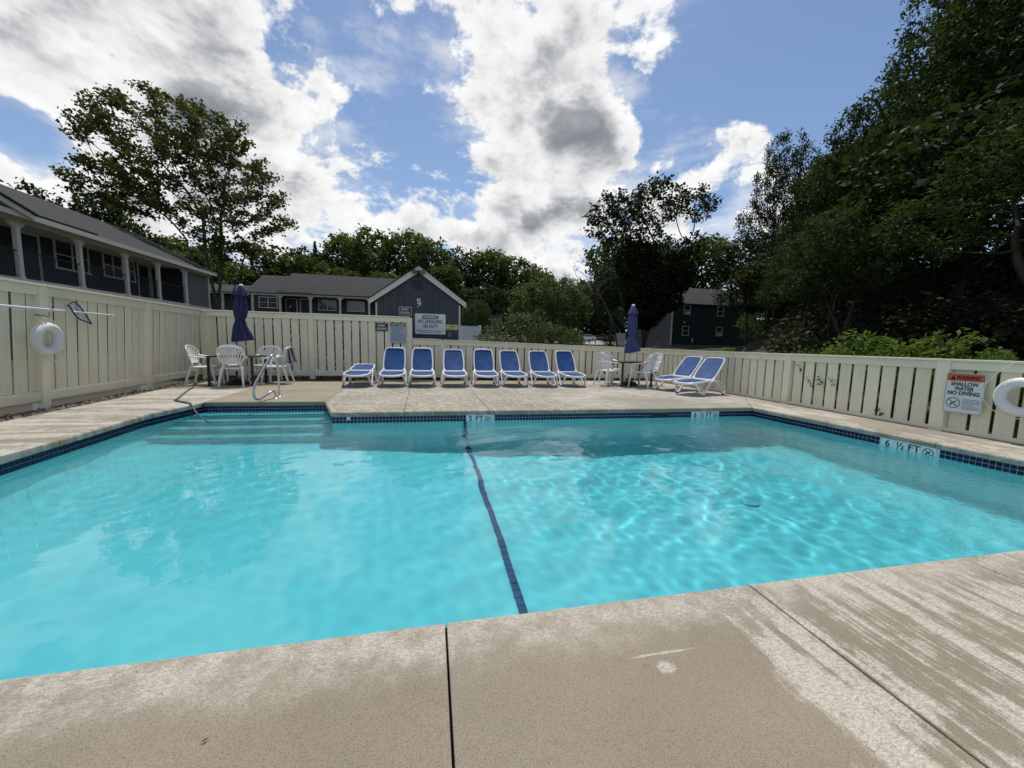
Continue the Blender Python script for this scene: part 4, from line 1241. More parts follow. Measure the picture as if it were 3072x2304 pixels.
def umbrella(x, y, lean, H, mat, label, seed, stripe=0):
    root = empty('closed_umbrella', (x, y, .05), label=label, cat='umbrella', rot=(0, R_(lean), 0))
    MB().tube([(0, 0, 0), (0, 0, H - .1)], .019, 12).build('pole', MAT['white'], root, smooth=True)
    r = random.Random(seed); ph = r.uniform(0, 6)
    def pleat(a, z, amp): return 1 + amp * math.cos(8 * a + ph + .5 * math.sin(z * 3)) + .4 * amp * math.cos(3 * a + 2 + z * 2)
    body = [(.03, H - .16), (.085, H - .24), (.115, H - .36), (.128, H - .52), (.130, H - .66), (.115, H - .76), (.088, H - .835), (.082, H - .86), (.105, H - .92), (.145, H - 1.05), (.175, H - 1.18), (.195, H - 1.27), (.20, H - 1.34), (.15, H - 1.345), (.05, H - 1.30)]
    c = MB().lathe(body, 48, wob=lambda a, z: pleat(a, z, .17))
    for i in range(len(c.v)):
        xx, yy, zz = c.v[i]
        if zz < H - .95: c.v[i] = (xx + .16 * (H - .95 - zz), yy * 1.0, zz + (.22 * xx if zz < H - 1.15 else 0))
    c.build('canopy', mat, root, smooth=True)
    f = MB().lathe([(.026, H - .035), (.05, H - .05), (.085, H - .12), (.128, H - .215), (.150, H - .27), (.138, H - .272), (.06, H - .2)], 40, wob=lambda a, z: pleat(a, z, .10 * min(1, (H - z) * 5)))
    f.build('vent_flap', mat, root, smooth=True)
    MB().lathe([(.0, H - .045), (.048, H - .045), (.046, H - .02), (.03, H - .004), (.005, H)][::-1], 14).build('finial', MAT['white'], root, smooth=True)
    MB().tube([(.095 * math.cos(a), .095 * math.sin(a), H - .85 + .01 * math.sin(a)) for a in np.linspace(0, 2 * PI, 24, endpoint=False)], .012, 6, closed=True).build('tie_strap', mat, root, smooth=True)
    MB().tube([(.13, -.03, H - .86), (.17, -.05, H - .93)], .009, 5).build('strap_end', MAT['black'], root)
    return root


umbrella(-4.58, 10.47, 4.2, 2.35, MAT['navy_cloth'], 'closed navy umbrella leaning at the left table', 3)
umbrella(5.60, 10.12, .4, 2.26, MAT['blue_cloth2'], 'closed faded blue umbrella at the right table', 8)
for x, y, lab in ((-4.59, 10.47, 'dark umbrella base under the left table'), (5.60, 10.12, 'dark umbrella base under the right table')):
    root = empty('umbrella_base', (x, y, .002), label=lab, cat='umbrella base', group='umbrella bases')
    MB().lathe([(.245, 0), (.25, .03), (.20, .09), (.11, .13), (.05, .15), (.01, .15)], 24).build('base_weight', MAT['dark_metal'], root, smooth=True)
    MB().lathe([(.032, .145), (.032, .32), (.022, .325), (.01, .325)], 14).build('socket_tube', MAT['dark_metal'], root, smooth=True)

# towel on a chair back
V = []; F = []
for j in range(13):
    t = j / 12
    for i in range(9):
        u = -1 + i / 4
        fold = .02 * math.sin(u * 7 + t * 3)
        if t < .4: p = (u * .15, -.02 - fold * .5 - .05 * (.4 - t), .50 + t * 1.06)
        else: p = (u * (.15 + .05 * (t - .4)), -.085 - .09 * (t - .4) + fold, .925 - (t - .4) * .62 - .05 * u * u)
        V.append(p)
for j in range(12):
    for i in range(8): a = j * 9 + i; F.append((a, a + 1, a + 10, a + 9))
b = MB().add([(x, -.245 + y * 1.2, z + .01) for x, y, z in V], F)
o = b.build('towel', MAT['towel'], smooth=True, loc=(-3.80, 10.74, 0), rot=(0, 0, R_(92)))
sol = o.modifiers.new('thickness', 'SOLIDIFY'); sol.thickness = .01
setp(o, 'grey striped towel draped over the back of a white chair', 'towel')

# ------------------------------------------------------------------ buildings
def siding(rows_w, z0, z1, pitch=.125, d=.014):
    """lapped boards on the local xz plane, front -y; rows_w(z) -> (x0, x1)"""
    b = MB(); z = z0
    while z < z1 - 1e-4:
        zt = min(z + pitch, z1); a0, a1 = rows_w(z); c0, c1 = rows_w(zt)
        if a1 - a0 > .02:
            b.add([(a0, -d, z), (a1, -d, z), (c1, -.002, zt), (c0, -.002, zt), (a0, 0, z), (a1, 0, z)], [(0, 1, 2, 3), (4, 5, 1, 0)])
        z = zt
    return b


def window(parent, loc, rz, w, h, cols=1, fw=.07, frame='trim', sash=True, muntin=True):
    f = MB()
    f.bb(-w / 2, w / 2, -.05, 0, h - fw, h).bb(-w / 2 - .03, w / 2 + .03, -.075, 0, 0, fw)
    f.bb(-w / 2, -w / 2 + fw, -.048, -.001, fw, h - fw).bb(w / 2 - fw, w / 2, -.048, -.001, fw, h - fw)
    cw = (w - 2 * fw) / cols
    for k in range(1, cols): f.bb(-w / 2 + fw + cw * k - fw / 2, -w / 2 + fw + cw * k + fw / 2, -.046, -.001, fw, h - fw)
    o = f.build('window', MAT[frame], parent, loc=loc, rot=(0, 0, rz))
    MB().bb(-w / 2 + fw / 2, w / 2 - fw / 2, -.016, -.012, fw / 2, h - fw / 2).build('pane', MAT['pane'], o)
    s = MB()
    for k in range(cols):
        x0 = -w / 2 + fw + cw * k + (fw / 2 if k else 0); x1 = -w / 2 + fw + cw * (k + 1) - (fw / 2 if k < cols - 1 else 0)
        s.bb(x0, x1, -.032, -.016, h / 2 - .025, h / 2 + .025)
        if muntin:
            for j in (1, 2): s.bb(x0 + (x1 - x0) * j / 3 - .008, x0 + (x1 - x0) * j / 3 + .008, -.024, -.017, fw, h - fw)
            for j in (.25, .75): s.bb(x0, x1, -.0235, -.0175, fw + (h - 2 * fw) * j - .008, fw + (h - 2 * fw) * j + .008)
    s.build('sash_bars', MAT[frame], o)
    return o


def door(parent, loc, rz, w, h, mat, glass=False):
    f = MB().bb(-w / 2 - .1, -w / 2, -.045, 0, 0, h + .1).bb(w / 2, w / 2 + .1, -.045, 0, 0, h + .1).bb(-w / 2, w / 2, -.044, -.001, h, h + .1)
    o = f.build('door_frame', MAT['trim'], parent, loc=loc, rot=(0, 0, rz))
    MB().bb(-w / 2, w / 2, -.022, -.002, .01, h).build('door', MAT[mat], o)
    MB().sphere((w / 2 - .08, -.05, 1.0), .03, 8, 6).build('door_knob', MAT['steel'], o)
    if glass: MB().bb(-w / 2 + .14, w / 2 - .14, -.027, -.023, 1.0, h - .2).build('pane', MAT['pane'], o)
    return o


def bracket_post(parent, loc, rz, z0, z1, w=.16, both=True):
    p = MB().bb(-w / 2, w / 2, -w / 2, w / 2, z0, z1).bb(-w / 2 - .015, w / 2 + .015, -w / 2 - .015, w / 2 + .015, z0, z0 + .12)
    for s in (-1, 1): p.prism([(s * w / 2, z1), (s * (w / 2 + .26), z1), (s * (w / 2 + .24), z1 - .07), (s * w / 2, z1 - .30)], 1, -.05, .05)
    return p.build('porch_post', MAT['trim'], parent, loc=loc, rot=(0, 0, rz))


def left_building():
    root = empty('apartment_building', (-16.05, 24, 0), label='two-storey grey apartment building with balcony and long dark roof', cat='building', rot=(0, 0, PI / 2))
    # local: x = world y - 24, -y = towards the pool
    X = lambda wy: wy - 24
    base = -.1
    r = siding(lambda z: (X(12), X(30.4)), 3.3, 5.75)
    r.build('balcony_wall', MAT['navy_siding'], root, loc=(0, 1.65, 0))
    siding(lambda z: (X(12), X(33.05)), base, 3.04).build('lower_wall', MAT['green_siding'], root, loc=(0, .02, 0))
    siding(lambda z: (X(30.5), X(33.0)), 3.0, 5.62).build('end_wall_siding', MAT['green_siding'], root, loc=(0, .0, 0))
    g = MB().prism([(.0, base), (9.4, base), (9.4, 5.8), (4.7, 8.35), (.0, 5.8)], 0, X(33.0) - .05, X(33.0) - .02); g.build('gable_wall', MAT['green_siding'], root)
    MB().bb(X(30.46), X(30.5), .02, 1.66, 3.3, 5.75).build('balcony_end_wall', MAT['navy_siding'], root)
    for wy in (30.36, 33.0): MB().bb(X(wy) - .09, X(wy) + .05, -.04, .06, 3.0, 5.66).build('corner_board', MAT['trim'], root)
    MB().bb(X(12), X(33.2), -.06, 1.7, 3.02, 3.26).build('balcony_floor', MAT['trim'], root)
    MB().bb(X(12), X(30.5), -.085, -.061, 3.10, 3.30).build('floor_fascia', MAT['trim'], root)
    MB().bb(X(12), X(33.2), .0, 1.64, 5.60, 5.66).build('balcony_ceiling', MAT['trim'], root)
    MB().bb(X(12), X(33.1), -.10, .02, 5.48, 5.72).build('eave_beam', MAT['trim'], root)
    rf = MB().prism([(-.42, 5.78), (4.7, 8.40), (9.9, 5.70), (9.9, 5.62), (4.7, 8.29), (-.42, 5.69)], 0, X(12), X(33.3)).build('roof', MAT['roof'], root)
    MB().bb(X(12), X(33.3), -.46, -.425, 5.60, 5.80).build('gutter', MAT['trim'], rf)
    MB().prism([(-.43, 5.60), (4.7, 8.24), (4.7, 8.42), (-.43, 5.79)], 0, X(33.31), X(33.36)).build('rake_board', MAT['trim'], rf)
    MB().bb(X(12), X(33.3), -.424, .0, 5.655, 5.69).build('soffit', MAT['trim'], rf)
    for a, c in ((20.0, 23.2), (31.2, 32.7)): MB().box((X((a + c) / 2), -.15, 5.965), (c - a, .03, .07), rot=(R_(27), 0, 0)).build('snow_guard', MAT['ink'], rf)
    # front cross gable over the stair on the left
    cg = MB().prism([(X(14.4), 5.62), (X(17.0), 6.35), (X(19.6), 5.62), (X(19.6), 5.82), (X(17.0), 6.56), (X(14.4), 5.82)], 1, -.55, 1.2).build('cross_gable_trim', MAT['trim'], root)
    MB().prism([(X(14.2), 5.78), (X(17.0), 6.57), (X(19.7), 5.80), (X(19.7), 5.86), (X(17.0), 6.64), (X(14.2), 5.84)], 1, -.62, 1.6).build('cross_gable_roof', MAT['roof'], cg)
    # posts and railings
    py = [14.1, 16.8, 19.5, 22.3, 25.1, 27.62, 30.22]
    for wy in py: bracket_post(root, (X(wy), .02, 0), 0, 3.27, 5.5)
    for a, c in zip(py[:-1], py[1:]):
        rl = MB().bb(X(a) + .08, X(c) - .08, -.02, .02, 4.35, 4.39).bb(X(a) + .08, X(c) - .08, -.018, .018, 3.40, 3.43).build('railing', MAT['black'], root)
        bl = MB(); n = 20
        for k in range(1, n):
            x = X(a) + .08 + (c - a - .16) * k / n; bl.bb(x - .008, x + .008, -.008, .008, 3.42, 4.36)
        o = bl.build('balusters', MAT['black'], rl); o['kind'] = 'stuff'
    W = 1.645
    window(root, (X(24.1), W, 4.25), 0, 1.95, 1.44, 2, fw=.09, muntin=False); window(root, (X(26.65), W, 4.33), 0, 1.4, 1.34, 2, fw=.08, muntin=False)
    door(root, (X(21.9), W, 3.3), 0, .9, 2.2, 'door_teal'); door(root, (X(29.05), W, 3.3), 0, .86, 2.2, 'navy_siding', True); door(root, (X(30.0), W, 3.3), 0, .5, 2.2, 'navy_siding')
    door(root, (X(18.6), W, 3.3), 0, 1.0, 2.2, 'door_teal'); window(root, (X(28.05), W, 4.3), 0, .5, 1.3, 1, fw=.08)
    return root


left_building()


def porch_building():
    root = empty('porch_building', (-11, 44, 0), label='low dark building with porch posts and long charcoal roof behind the far fence', cat='building')
    X = lambda x: x + 11
    base = gz1(-11, 44) - .5
    siding(lambda z: (X(-15.1), X(-5.6)), base, 5.7).build('porch_wall', MAT['navy_siding'], root, loc=(0, 1.5, 0))
    siding(lambda z: (X(-17.6), X(-15.12)), base, 5.6).build('front_wall', MAT['navy_siding'], root, loc=(0, .05, 0))
    siding(lambda z: (X(-26), X(-17.6)), base, 5.6).build('wing_wall', MAT['navy_siding'], root, loc=(0, 1.8, 0))
    MB().bb(X(-15.14), X(-15.10), .05, 1.5, base, 5.6).build('return_wall', MAT['navy_siding'], root)
    for x in (-17.58, -20.25): MB().bb(X(x) - .12, X(x) + .12, -.03, .12, base, 5.5).build('corner_board', MAT['trim'], root)
    MB().bb(X(-15.25), X(-5.9), -.16, .1, 5.50, 5.78).build('porch_beam', MAT['trim'], root)
    MB().bb(X(-15.2), X(-5.9), .1, 1.5, 5.56, 5.6).build('porch_ceiling', MAT['trim'], root)
    MB().bb(X(-15.2), X(-5.9), -.1, 1.5, 2.75, 2.95).build('porch_floor', MAT['concrete_base'], root)
    MB().bb(X(-26), X(-15.26), -.12, .0, 5.46, 5.66).build('eave_fascia', MAT['trim'], root)
    rf = MB().prism([(-.28, 5.74), (4.5, 8.45), (9.3, 5.74), (9.3, 5.66), (4.5, 8.36), (-.28, 5.66)], 0, X(-15.3), X(-2.2)).build('roof', MAT['roof'], root)
    MB().prism([(-.18, 5.70), (4.4, 8.08), (8.9, 5.66), (8.9, 5.6), (4.4, 8.0), (-.18, 5.62)], 0, X(-18.2), X(-15.31)).build('lower_roof', MAT['roof'], root)
    MB().prism([(-.15, 5.64), (4.4, 6.85), (8.9, 5.6), (8.9, 5.52), (4.4, 6.75), (-.15, 5.56)], 0, X(-26), X(-18.21)).build('wing_roof', MAT['roof'], root)
    MB().bb(X(-15.3), X(-11.9), -.31, -.26, 5.80, 5.86).build('snow_guard', MAT['ink'], rf)
    for x in (-15.05, -12.17, -9.32, -6.43): bracket_post(root, (X(x), 0, 0), 0, 2.95, 5.52, w=.2)
    window(root, (X(-16.17), .04, 4.17), 0, 1.72, 1.14, 2, fw=.09)
    window(root, (X(-10.91), 1.48, 4.23), 0, 1.82, 1.17, 2, fw=.09); window(root, (X(-8.01), 1.48, 4.21), 0, 1.82, 1.17, 2, fw=.09)
    door(root, (X(-14.46), 1.48, 2.95), 0, .95, 2.35, 'navy_siding'); door(root, (X(-13.15), 1.48, 2.95), 0, .8, 2.35, 'navy_siding')


porch_building()


def pool_shed():
    x0, x1, T = -1.63, .905, SHED_T
    cx = (x0 + x1) / 2; hw = (x1 - x0) / 2
    root = empty('pool_shed', (cx, T, 0), label='small dark blue gabled shed right behind the far fence', cat='shed')
    ax = -.36 - cx; az = 3.42
    def top(x): return 2.37 + (az - .10 - 2.37) * (1 - abs(x - ax) / (hw + .0 if x < ax else hw - 2 * ax * 0))
    # vertical boards
    n = 12; w = 2 * hw / n
    for k in range(n):
        a = -hw + k * w + .004; c = a + w - .008
        ztop = lambda x: 2.37 + (az - .06 - 2.37) * max(0, 1 - abs(x - ax) / (hw + .03))
        pl = [(a, -.05), (c, -.05), (c, ztop(c))] + ([(ax, ztop(ax))] if a < ax < c else []) + [(a, ztop(a))]
        MB().prism(pl, 1, -.012 - .002 * (k % 2), .02).build('wall_board', MAT['navy_board'], root)
    body = MB().prism([(-hw, -.05), (hw, -.05), (hw, 2.36), (ax, az - .07), (-hw, 2.36)], 1, .021, 3.6); body.build('shed_body', MAT['navy_siding'], root)
    MB().bb(-hw - .03, hw + .03, -.016, -.0135, 2.52, 2.535).build('panel_joint', MAT['ink'], root)
    for s, xe in ((-1, -1.83 - cx), (1, 1.10 - cx)):
        MB().prism([(ax, az + .03), (xe, 2.385), (xe, 2.22), (ax, az - .18)], 1, -.16, -.13).build('rake_board', MAT['trim'], root)
        MB().prism([(ax, az + .06), (xe - s * .0, 2.41), (xe, 2.385), (ax, az + .02)], 1, -.19, 3.9).build('roof_slope', MAT['roof'], root)
        MB().prism([(ax, az - .03), (xe, 2.30), (xe, 2.28), (ax, az - .05)], 1, -.128, 0).build('soffit', MAT['trim'], root)
        MB().bb(s * hw - .025, s * hw + .025, -.03, .02, 0, 2.3).build('corner_trim', MAT['trim'], root)
    v = MB().bb(-.18, .18, -.03, -.012, -.165, -.13).bb(-.18, .18, -.03, -.012, .13, .165).bb(-.18, -.15, -.029, -.012, -.13, .13).bb(.15, .18, -.029, -.012, -.13, .13).build('gable_vent', MAT['navy_board'], root, loc=(-.37 - cx, 0, 2.885))
    for k in range(6): MB().box((0, -.022, -.105 + k * .043), (.3, .02, .006), rot=(R_(35), 0, 0)).build('louvre', MAT['navy_siding'], v)
    fl = MB().box((0, 0, 0), (.09, .08, .09)).bb(-.015, .015, -.02, .1, .0, .06).build('floodlight_body', MAT['black'], root, loc=(ax - .005, -.20, az - .18), bevel=.01)
    for s in (-1, 1):
        h = MB().lathe([(.03, -.05), (.05, -.03), (.068, .03), (.072, .05), (.06, .05), (.02, .03)], 16).build('lamp_head', MAT['black'], fl, loc=(s * .145, -.05, .0), rot=(R_(100), 0, R_(-25 * s)), smooth=True)
        MB().lathe([(.058, 0), (.055, .008), (.005, .012)], 16).build('lamp_lens', MAT['ink_grey'], h, loc=(0, 0, .038), smooth=True)
        MB().tube([(0, 0, 0), (s * .10, -.03, .02)], .012, 6).build('lamp_arm', MAT['black'], fl)
    pc = MB(); r = random.Random(5)
    for k in range(22):
        px, pz = -.36 - cx + r.gauss(.01, .045), 2.36 + r.choice([.07, .03, -.03, -.11]) + r.gauss(0, .02)
        m = r.randint(5, 7); rr = r.uniform(.008, .034)
        pc.add([(px + rr * r.uniform(.4, 1.2) * math.cos(6.283 * j / m), -.0165 - .0004 * k / 22, pz + 1.1 * rr * r.uniform(.4, 1.2) * math.sin(6.283 * j / m)) for j in range(m)], [tuple(range(m))])
    pc.build('peeled_paint_patch', MAT['sign_white'], root)
    mb = MB().bb(-.045, .045, -.06, -.013, -.07, .07).build('meter_box', MAT['ink_grey'], root, loc=(.60 - cx, 0, 1.36), bevel=.008)


pool_shed()


def green_house():
    root = empty('two_storey_house', (28.48, 42, 0), label='two-storey dark green house with grey gable end on the right', cat='house')
    b = .8
    siding(lambda z: (.0, 12.), 1.5, 6.5, .13).build('front_wall', MAT['teal_siding'], root)
    MB().bb(0.02, 12, .01, .1, b, 1.6).build('front_foundation', MAT['concrete_base'], root)
    gw = siding(lambda z: (-(8.4 - (0 if z < 6.5 else (z - 6.5) / 2.35 * 4.2)), 0 - (0 if z < 6.5 else (z - 6.5) / 2.35 * 4.2)), 1.5, 8.8, .13).build('gable_wall', MAT['grey_siding'], root, rot=(0, 0, -PI / 2), loc=(-.0, .0, 0))
    MB().bb(.01, .1, 0, 8.4, b, 1.6).build('gable_foundation', MAT['concrete_base'], root)
    MB().bb(.1, 12, 8.3, 8.4, b, 6.5).build('rear_wall', MAT['teal_siding'], root); MB().bb(11.9, 12, 0, 8.4, b, 8.2).build('far_gable_wall', MAT['grey_siding'], root)
    MB().bb(-.03, .10, -.03, .10, 1.4, 6.55).build('corner_board', MAT['trim'], root)
    rf = MB().prism([(-.35, 6.50), (4.2, 8.98), (8.75, 6.50), (8.75, 6.40), (4.2, 8.87), (-.35, 6.40)], 0, -.28, 12.3).build('roof', MAT['roof'], root)
    MB().prism([(-.36, 6.34), (4.2, 8.82), (4.2, 8.99), (-.36, 6.52)], 0, -.32, -.285).build('rake_board', MAT['trim'], rf)
    MB().prism([(8.76, 6.34), (4.2, 8.82), (4.2, 8.99), (8.76, 6.52)], 0, -.32, -.285).build('rake_board', MAT['trim'], rf)
    MB().bb(-.3, 12.3, -.42, -.355, 6.36, 6.52).build('gutter', MAT['trim'], rf)
    for x, y, h in ((2.0, 2.9, .9), (7.1, 2.6, 1.0), (9.9, 2.6, .9)):
        z = 6.7 + y * .54; MB().tube([(x, y, z - .3), (x, y, z + h - .3)], .05, 10).tube([(x, y, z - .25), (x, y, z - .12)], .1, 10).build('vent_pipe', MAT['white'], rf)
    ws = [window(root, (1.95, -.012, 5.05), 0, .92, 1.18, 1, muntin=False, frame='trim'), window(root, (6.62, -.012, 5.05), 0, .92, 1.18, 1, muntin=False), window(root, (1.92, -.012, 2.55), 0, .92, 1.18, 1, muntin=False), window(root, (6.62, -.012, 2.55), 0, .92, 1.18, 1, muntin=False)]
    window(root, (-.014, 6.65, 2.62), -PI / 2, .95, 1.18, 1, muntin=False); window(root, (-.0, 2.75, 1.12), -PI / 2, .8, .42, 1, muntin=False, fw=.05)
    for i in (0, 3):
        MB().bb(-.3, .3, -.32, -.05, .06, .42).build('air_conditioner', MAT['ac'], ws[i], bevel=.02)
    MB().sphere((1.65, -.08, 4.15), .11, 10, 6).build('wall_lamp', MAT['white'], root, smooth=True)
    MB().bb(2.8, 3.0, -.12, -.015, 1.75, 2.25).build('meter_box', MAT['ac'], root, bevel=.01)


green_house()


def far_house():
    z = gz1(8, 60)
    root = empty('distant_house', (5.0, 60, z - .3), label='distant house with grey roof and wooden deck behind the shed', cat='house')
    MB().bb(0, 6, 0, 5, 0, 4.2).build('wall', MAT['grey_siding'], root)
    MB().prism([(-.5, 4.1), (2.5, 6.0), (5.5, 4.1), (5.5, 4.0), (2.5, 5.9), (-.5, 4.0)], 0, -.3, 6.3).build('roof', MAT['green_siding'], root)
    for x in (.0, 1.4, 2.8): MB().bb(x - .06, x + .06, -1.6, -1.48, 0, 3.4).build('deck_post', MAT['trunk'], root)
    MB().bb(-.2, 3.2, -1.6, 0, 1.7, 1.85).build('deck_floor', MAT['trunk'], root)
    MB().bb(-.2, 3.2, -1.6, -1.53, 2.6, 2.7).build('deck_rail', MAT['trunk'], root)


far_house()


def vinyl_fence(loc, rz, L, h, label, n=6):
    root = empty('white_fence', loc, rz, label, 'fence')
    hb = (h - .12) / n
    bm_ = MB().bb(.1, L - .1, 0, .03, .004, hb - .004).mesh('plank', MAT['white'], bevel=.004)
    for k in range(n): link('plank', bm_, root, (0, 0, .05 + k * hb))
    for x in (.05, L - .05): MB().bb(x - .06, x + .06, -.03, .06, 0, h + .05).build('post', MAT['white'], root)
    MB().bb(.1, L - .1, -.02, .05, h - .07, h - .01).build('top_rail', MAT['white'], root)


vinyl_fence((1.20, 20, gz1(1.3, 20) - .02), 0, 1.35, 1.86, 'white plank fence visible between the shed and the big shrub', 7)
vinyl_fence((30.4, 60, gz1(31, 60) - .05), 0, 1.75, 2.35, 'white fence section left of the green house beside the parked cars', 8)

# ------------------------------------------------------------------ cars, bicycles, person
def car(loc, rz, body, label):
    root = empty('parked_car', loc, rz, label, 'car', 'cars in the car park')
    # side profile along x, extruded with tumblehome
    lower = [(-2.2, .35), (-2.28, .55), (-2.22, .80), (-1.75, .90), (-1.1, .96), (1.0, .93), (1.75, .86), (2.18, .70), (2.25, .48), (2.2, .30), (1.75, .24), (-1.75, .24)]
    V = []; F = []; n = len(lower)
    secs = [(-.86, .90), (-.90, .97), (-.88, 1.0), (.88, 1.0), (.90, .97), (.86, .90)]
    for y, s in secs:
        for x, z in lower: V.append((x * s, y, .55 + (z - .55) * (s if z > .55 else 1)))
    for k in range(len(secs) - 1):
        for j in range(n): F.append((k * n + j, k * n + (j + 1) % n, (k + 1) * n + (j + 1) % n, (k + 1) * n + j))
    F += [tuple(range(n)), tuple((len(secs) - 1) * n + j for j in range(n))[::-1]]
    MB().add(V, F).build('car_body', body, root, smooth=True)
    cab = [(-1.85, .90), (-1.15, 1.36), (-.3, 1.46), (.35, 1.42), (1.15, .93)]
    V = []; F = []; m = len(cab)
    for y0, y1 in ((-.84, -.62), (.84, .62)):
        for x, z in cab: V.append((x, y0 + (y1 - y0) * (z - .9) / .56, z))
    for j in range(m - 1): F.append((j, j + 1, m + j + 1, m + j))
    F += [tuple(range(m)), tuple(range(2 * m - 1, m - 1, -1))]
    cb = MB().add(V, F).build('cabin_glass', MAT['car_glass'], root)
    MB().prism([(-1.10, 1.385), (-.3, 1.485), (.32, 1.445), (.28, 1.41), (-.3, 1.45), (-1.12, 1.35)], 1, -.63, .63).build('roof', body, root)
    for s in (-1, 1):
        for x in (-1.9, .02, 1.2): pass
        MB().tube([(1.12, .83 * s, .95), (.34, .635 * s, 1.43), (-.3, .625 * s, 1.465), (-1.13, .64 * s, 1.37), (-1.82, .83 * s, .92)], .03, 5).build('roof_pillar', body, root)
        MB().tube([(-.25, .84 * s, .94), (-.3, .63 * s, 1.45)], .03, 5).build('roof_pillar', body, root)
        MB().box((2.12, .6 * s, .66), (.16, .36, .13)).build('headlight', MAT['white'], root, bevel=.02)
        MB().box((-2.17, .62 * s, .74), (.12, .3, .14)).build('tail_light', MAT['sign_orange'], root, bevel=.02)
        for x in (-1.38, 1.38):
            wl = MB().lathe([(.2, -.1), (.32, -.1), (.335, -.05), (.335, .05), (.32, .1), (.2, .1)], 18).build('wheel', MAT['tyre'], root, loc=(x, .80 * s, .335), rot=(PI / 2, 0, 0), smooth=True)
            MB().lathe([(.0, -.104), (.2, -.104), (.2, .104), (.0, .104)], 14).build('rim', MAT['rim'], wl)
    return root


for x, y, rz, col, lab in ((35.0, 84, 190, (.55, .57, .58), 'silver car, leftmost in the car park beyond the fence'), (39.7, 86, 115, (.015, .016, .022), 'black car parked between the silver and the red car'), (41.5, 84, 200, (.25, .012, .016), 'dark red car parked left of the white fence')):
    c = car((x, y, gz1(x, y) + .16), R_(rz), paint('car_paint', col), lab)
car((25.8, 70, gz1(25.8, 70) + .16), R_(170), paint('car_paint', (.03, .035, .045)), 'dark car mostly hidden behind the big shrub')


def bicycle(loc, rz, label, col):
    root = empty('bicycle', loc, rz, label, 'bicycle', 'bicycles standing in the car park rack')
    for x in (-.52, .52):
        w = MB().tube([(.33 * math.cos(a), 0, .33 * math.sin(a)) for a in np.linspace(0, 2 * PI, 24, endpoint=False)], .022, 6, closed=True).build('wheel', MAT['tyre'], root, loc=(x, 0, .34), smooth=True)
        sp = MB()
        for k in range(6): a = k * PI / 6; sp.tube([(-.31 * math.cos(a), 0, -.31 * math.sin(a)), (.31 * math.cos(a), 0, .31 * math.sin(a))], .004, 4)
        sp.build('spokes', MAT['rim'], w)
    f = MB()
    for a, c in (((-.52, 0, .34), (-.18, 0, .80)), ((-.52, 0, .34), (-.05, 0, .30)), ((-.05, 0, .30), (-.18, 0, .84)), ((-.05, 0, .30), (.36, 0, .78)), ((-.18, 0, .78), (.36, 0, .82)), ((.36, 0, .86), (.52, 0, .34))): f.tube([a, c], .02, 6)
    f.build('frame', col, root)
    MB().box((-.19, 0, .89), (.24, .12, .05)).build('saddle', MAT['black'], root, bevel=.015)
    MB().tube([(.36, 0, .85), (.37, 0, .98)], .015, 6).tube([(.33, -.28, .98), (.38, 0, .99), (.33, .28, .98)], .014, 6).build('handlebar', MAT['black'], root)
    return root


bc = [MAT['black'], MAT['ink'], MAT['denim'], MAT['black']]
for k, (x, rz, lab) in enumerate(((29.7, 50, 'bicycle at the left end of the rack in front of the cars'), (30.85, 75, 'second bicycle from the left in the car park rack'), (32.1, 60, 'third bicycle from the left in the car park rack'), (33.45, 15, 'bicycle at the right end of the rack seen side on'))):
    bicycle((x, 72, gz1(x, 72) + .165), R_(rz), lab, bc[k])


def skin_body(name, joints, edges, mat, parent, root_i=0, sub=1):
    me = bpy.data.meshes.new(name); me.from_pydata([j[:3] for j in joints], edges, [])
    o = link(name, me, parent)
    o.modifiers.new('skin', 'SKIN'); s = o.modifiers.new('sub', 'SUBSURF'); s.levels = sub; s.render_levels = sub
    for i, v in enumerate(me.skin_vertices[0].data):
        v.radius = (joints[i][3], joints[i][3]); v.use_root = (i == root_i)
    dg = bpy.context.evaluated_depsgraph_get(); m2 = bpy.data.meshes.new_from_object(o.evaluated_get(dg))
    o.modifiers.clear(); o.data = m2; m2.materials.clear(); m2.materials.append(mat)
    m2.polygons.foreach_set('use_smooth', [True] * len(m2.polygons))
    return o


